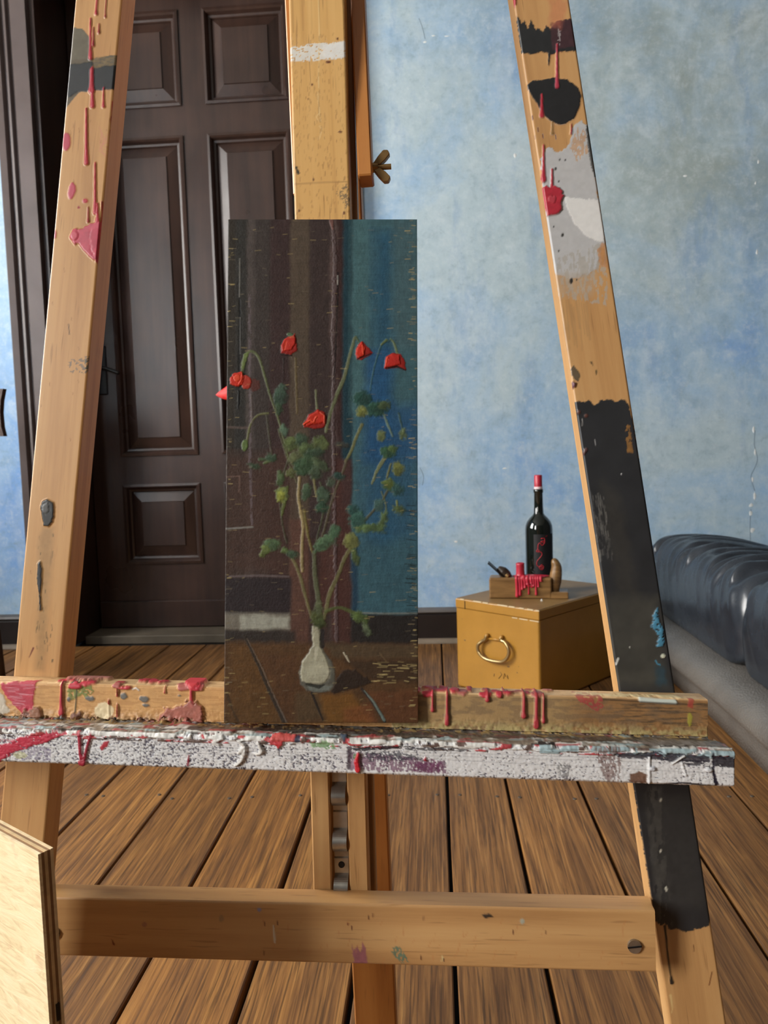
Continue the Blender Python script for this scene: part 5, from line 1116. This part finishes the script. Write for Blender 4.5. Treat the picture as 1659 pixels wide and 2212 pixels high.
# wrapped label
M_lab = plain('black_label', (24, 24, 27), .6)
def wrap(deg, z, r=R * 1.012): t_ = math.radians(-90 + deg); return (r * math.cos(t_), r * math.sin(t_), z)
vs, fs = [], []
n = 24; za, zb3 = .030, zs - .012
for i in range(n + 1):
    d = -22 + 96 * i / n
    vs += [wrap(d, za), wrap(d, zb3)]
for i in range(n): fs.append((2 * i, 2 * i + 2, 2 * i + 3, 2 * i + 1))
lab = mesh_obj('label', vs, fs, M_lab, bot_, None, True)
M_rl = plain('red_print', (178, 34, 46), .5)
def lp(px, py):
    xx = (px - 1164.5) / 29.0; deg = math.degrees(math.asin(max(-.98, min(.98, xx)))) + 8; return wrap(deg, on_y(1164, py, 2.334)[2] - HB, R * 1.016)
for pts in ([(1178, 1158), (1164, 1164), (1172, 1163), (1171, 1172), (1164, 1170), (1173, 1169), (1170, 1176), (1166, 1178), (1163, 1173), (1159, 1176), (1158, 1186), (1155, 1191), (1161, 1192), (1159, 1187)], [(1159, 1191), (1165, 1193), (1166, 1199), (1161, 1206), (1156, 1213), (1156, 1221), (1162, 1225), (1168, 1222), (1169, 1227), (1165, 1231), (1160, 1225), (1167, 1219)], [(1161, 1223), (1167, 1226), (1164, 1229)]):
    P = smoothpath([lp(*p) for p in pts], 3); tube('label_print', P, .0011, M_rl, lab, n=5)
zc1 = zpx(1026)
lathe('candle', [(0, zn - .01), (R * .29, zn - .004), (R * .29, zn + .006), (R * .29, zc1 - .002), (R * .26, zc1), (0, zc1)], M_wax, bot_, n=20)
lathe('candle_collar', [(R * .30, zn - .001), (R * .315, zn + .0005), (R * .315, zn + .006), (R * .29, zn + .0068)], plain('pale_wax', (226, 204, 206), .5), bot_, n=20)

# crumb of plaster on the box
bmn = bmesh.new(); bmesh.ops.create_icosphere(bmn, subdivisions=1, radius=.004)
for v in bmn.verts: v.co *= random.uniform(.6, 1.2)
pc_ = on_z(1170, 1297, HB + .002)
tag(bm_obj('plaster_crumb', bmn, M_white, None, Matrix.Translation((pc_[0], pc_[1], HB + .0025))), 'tiny white plaster crumb beside the hand plane on the yellow box', 'crumb')

# ------------------------------------------------------------------ black leather daybed on a grey upholstered base
bed = empty('daybed', Matrix.Translation((0.70, 0, 0))); tag(bed, 'low daybed with creased black leather mattress on a grey leather base', 'daybed')
tl = NT('black_leather', .26, .6)
a = tl.noise(tl.coord(), 60, 5, .6); b = tl.noise(tl.coord(), 9, 4); tl.base(tl.ramp(b, [(.3, L4((38, 42, 49))), (.7, L4((52, 58, 66)))])); tl.rough(tl.ramp(b, [(.3, G(.20)), (.7, G(.34))])); tl.bump(a, .12, .002)
tg2 = NT('grey_leather', .42, .5)
vo = tg2.node('ShaderNodeTexVoronoi'); tg2.l.new(tg2.coord(), vo.inputs['Vector']); vo.inputs['Scale'].default_value = 190
a = tg2.noise(tg2.coord(), 6, 4); tg2.base(tg2.ramp(a, [(.3, L4((92, 88, 84))), (.7, L4((112, 107, 101)))])); tg2.bump(vo.outputs['Distance'], .45, .003)
Y0, Y1 = 0.95, 2.78
# base: lower panel + rolled rim
prof_b = [(0.03, 0.0), (0.002, 0.002), (-0.002, 0.04), (-0.004, 0.078), (-0.012, 0.084), (-0.030, 0.086), (-0.041, 0.094), (-0.045, 0.106), (-0.042, 0.120), (-0.030, 0.138), (-0.010, 0.150), (0.020, 0.157), (0.07, 0.158)]
n = 40; vs = []; fs = []
for i in range(n + 1):
    y = Y0 + (Y1 - Y0) * i / n; e = 0.0
    for (x_, z_) in prof_b: vs.append((x_ + .003 * math.sin(7 * y + z_ * 20), y, z_))
m = len(prof_b)
for i in range(n):
    for k in range(m - 1): fs.append((i * m + k, i * m + k + 1, (i + 1) * m + k + 1, (i + 1) * m + k))
fs.append(tuple(range(m))); fs.append(tuple(n * m + k for k in range(m))[::-1])
mesh_obj('base_rim', vs, fs, tg2.m, bed, None, True)
box('base', (.028, Y0 + .002, .0), (1.10, Y1 - .002, .150), tg2.m, bed)
# mattress: gathered folds run across the top and down the left flank
def mattress(ya, yb, seed, name):
    ns, nt = 120, 200
    q = np.random.RandomState(seed)
    # profile path from bottom-left, up the flank, over the top to the right
    base = np.array(smoothpath([(.060, .152), (.038, .160), (.030, .200), (.028, .270), (.040, .340), (.070, .386), (.130, .408), (.24, .404), (.36, .378), (.52, .345), (.75, .335), (1.08, .330)], 10))
    seg = np.r_[0, np.cumsum(np.hypot(*np.diff(base, axis=0).T))]; sp = np.linspace(0, seg[-1], 400) ; 
    # denser on the flank
    tt_ = np.linspace(0, 1, ns); sp = seg[-1] * (0.42 * tt_ + 0.58 * tt_ ** 2.4)
    bx_ = np.interp(sp, seg, base[:, 0]); bz_ = np.interp(sp, seg, base[:, 1])
    tx_ = np.gradient(bx_); tz_ = np.gradient(bz_); l_ = np.hypot(tx_, tz_) + 1e-9; nx_ = -tz_ / l_; nz_ = tx_ / l_
    yv_ = np.linspace(ya, yb, nt); S_, Y_ = np.meshgrid(sp, yv_)
    # ends rounded
    e = np.minimum((Y_ - ya), (yb - Y_)); rd = 0.09; en = np.clip(e / rd, 0, 1); shr = np.sqrt(np.clip(1 - (1 - en) ** 2, 0, 1))
    # gathered leather: soft swells, narrow creases across the top, plump folds where the top turns down the flank
    D = .0045 * (fbm(Y_ * 4 + seed, S_ * 2.2, 3) - .5) * 2 * np.clip(S_ / .15, .3, 1)
    for i in range(34):
        yc0 = ya + (yb - ya) * (i + q.uniform(.1, .9)) / 34; s0 = q.uniform(.16, .34); s1 = s0 + q.uniform(.18, .95)
        yc = yc0 + q.uniform(-.10, .10) * (S_ - .3) + q.uniform(.004, .016) * np.sin(S_ * q.uniform(4, 9) + q.uniform(0, 6))
        win = np.clip((S_ - s0) / .08, 0, 1) * np.clip((s1 - S_) / .12, 0, 1); w_ = q.uniform(.007, .013)
        D -= q.uniform(.007, .017) * win * np.exp(-((Y_ - yc) / w_) ** 2)
        D += q.uniform(.002, .006) * win * np.exp(-((Y_ - yc - .02) / .014) ** 2)
    for i in range(20):
        yc0 = ya + (yb - ya) * (i + q.uniform(.1, .9)) / 20; sc_ = q.uniform(.20, .30); wl_ = q.uniform(.06, .11)
        yc = yc0 + q.uniform(.25, .5) * (S_ - sc_); D += q.uniform(.003, .008) * np.exp(-((Y_ - yc) / q.uniform(.011, .019)) ** 2 - ((S_ - sc_) / wl_) ** 2)
    zc_ = .24
    bxe = bx_[None, :] + nx_[None, :] * D; bze = bz_[None, :] + nz_[None, :] * D
    Xf = np.where(True, bxe + (1 - shr) * .05 * np.exp(-S_ / .3), 0); Zf = zc_ + (bze - zc_) * (.30 + .70 * shr)
    V_ = np.stack([Xf, Y_, Zf], -1)
    ct = Coat(np.zeros(S_.shape), np.zeros(S_.shape), (40, 44, 52))
    return sheet_mesh(name, V_, ct, tl.m, bed)
mattress(1.905, Y1, 5, 'mattress_bay'); mattress(Y0 + .02, 1.925, 9, 'mattress_bay')
box('mattress_core', (.075, Y0 + .05, .151), (1.06, Y1 - .06, .300), tl.m, bed)

# ------------------------------------------------------------------ vase with a poppy, mostly behind the painting
vp = on_z(690, 1470)
va = empty('vase', Matrix.Translation((vp[0], vp[1], 0.0006))); tag(va, 'white long-necked vase on the floor hidden behind the painting', 'vase')
M_cer = plain('white_ceramic', (216, 212, 198), .25, 0, .06)
lathe('vessel', [(0, .002), (.040, 0), (.052, .004), (.062, .030), (.060, .060), (.044, .095), (.022, .125), (.017, .150), (.016, .190), (.020, .205), (.017, .206), (.013, .190), (.013, .150), (0, .14)], M_cer, va, n=32)
pet = at(478, 853, 2.36)
pop = empty('poppy', Matrix.Translation((vp[0], vp[1], .15))); tag(pop, 'red poppy petal peeping out from behind the left edge of the painting', 'flower')
loc = lambda p: tuple(np.array(p) - np.array([vp[0], vp[1], .15]))
M_stem = plain('poppy_stem', (96, 116, 62), .5); tpet = NT('poppy_petal', .45); a = tpet.noise(tpet.coord((1, 1, 1)), 90, 3); tpet.base(tpet.ramp(a, [(.3, L4((206, 34, 34))), (.7, L4((232, 62, 58)))])); tpet.b.inputs['Subsurface Weight'].default_value = .2; tpet.b.inputs['Subsurface Radius'].default_value = (.01, .002, .002)
head = pet + np.array([.062, 0, .030])
tube('stem', smoothpath([(0, 0, .03), loc(head + np.array([.12, 0, -.55])), loc(head + np.array([.07, 0, -.05])), loc(head + np.array([.05, 0, .07])), loc(head + np.array([.018, 0, .055])), loc(head + np.array([0, 0, .012]))], 6), .0028, M_stem, pop, n=7)
def petal(ang, down):
    ns, nt = 9, 13; vs = []; fs = []
    ax_ = np.array([math.cos(ang) * math.sin(down), math.sin(ang) * math.sin(down), -math.cos(down)])
    side = np.array([-math.sin(ang), math.cos(ang), 0.0]); nn_ = np.cross(side, ax_)
    for i in range(ns):
        t_ = i / (ns - 1)
        for j in range(nt):
            w_ = (j / (nt - 1) - .5) * 2; r = .062 * t_ * (1 - .18 * w_ * w_); wd = .036 * math.sin(min(1, t_ * 1.25) * math.pi / 2)
            p = np.array(loc(head)) + ax_ * r + side * wd * w_ + nn_ * (.014 * math.sin(t_ * math.pi) + .002 * math.sin(w_ * 14) * t_)
            vs.append(tuple(p))
    for i in range(ns - 1):
        for j in range(nt - 1): fs.append((i * nt + j, i * nt + j + 1, (i + 1) * nt + j + 1, (i + 1) * nt + j))
    o = mesh_obj('petal', vs, fs, tpet.m, pop, None, True); md = o.modifiers.new('thick', 'SOLIDIFY'); md.thickness = .0006
tip = np.array(loc(at(466, 853, 2.36))); vs = []; fs = []
for i in range(10):
    t_ = i / 9
    for j in range(17):
        w_ = (j / 16 - .5) * 2; p = tip + np.array([.070 * t_ + .004 * w_ * w_ * t_, -.012 * t_ + .0022 * math.sin(w_ * 22) * t_ + .016 * w_ * w_ * t_, .016 * t_ * t_]) + np.array([-.10, .1, 1.0]) * (.036 * t_ ** .75 * w_)
        vs.append(tuple(p))
for i in range(9):
    for j in range(16): fs.append((i * 17 + j, i * 17 + j + 1, (i + 1) * 17 + j + 1, (i + 1) * 17 + j))
o = mesh_obj('petal', vs, fs, tpet.m, pop, None, True); md = o.modifiers.new('thick', 'SOLIDIFY'); md.thickness = .0006
for a_, dn_ in ((0.1, math.radians(50)), (math.pi * .5, math.radians(50)), (math.pi * 1.5, math.radians(40))): petal(a_, dn_)
bmn = bmesh.new(); bmesh.ops.create_uvsphere(bmn, u_segments=10, v_segments=8, radius=.010); bm_obj('seed_head', bmn, M_stem, pop, Matrix.Translation(loc(head + np.array([0, 0, -.006]))), True)

# ------------------------------------------------------------------ dark chair at the left margin (its crest rail and a leg just show)
cr_ = at(4, 890, 2.45)
chx, chy = cr_[0] - .211, cr_[1]
ch = empty('side_chair', Matrix.Translation((chx, chy, 0))); tag(ch, 'dark wooden chair at the left margin with curved back rail', 'chair')
M_ch = plain('dark_chair_wood', (66, 46, 36), .35, 0, .2, 20)
zr0, zr1 = at(4, 942, 2.45)[2], at(4, 840, 2.45)[2]
pts = []
bmn = bmesh.new()
outl = [(-.215, zr1), (.2195, zr1), (.210, zr1 - .035), (.2045, (zr0 + zr1) / 2), (.2055, zr0 + .03), (.211, zr0), (-.205, zr0), (-.199, (zr0 + zr1) / 2)]
f = bmn.faces.new([bmn.verts.new((x_, 0, z_)) for x_, z_ in outl]); r = bmesh.ops.extrude_face_region(bmn, geom=[f]); bmesh.ops.translate(bmn, verts=[v for v in r['geom'] if isinstance(v, bmesh.types.BMVert)], vec=(0, .022, 0))
bm_obj('crest_rail', bmn, M_ch, ch)
for sx in (-1, 1):
    tube('rear_post', smoothpath([(sx * .112, .06, .002), (sx * .122, .02, .44), (sx * .140, .034, zr0 + .02)], 5), .014, M_ch, ch, n=10)
    tube('front_leg', [(sx * .145, -.40, .002), (sx * .140, -.38, .44)], [.012, .018], M_ch, ch, n=10)
box('seat', (-.155, -.42, .441), (.155, .03, .470), M_ch, ch, bevel=.008, seg=2)
for sx in (-.09, 0, .09): tube('spindle', [(sx, .015, .47), (sx, .030, zr0 + .005)], .007, M_ch, ch, n=8)
tube('stretcher', [(-.115, .042, .2), (.115, .042, .2)], .009, M_ch, ch, n=8)
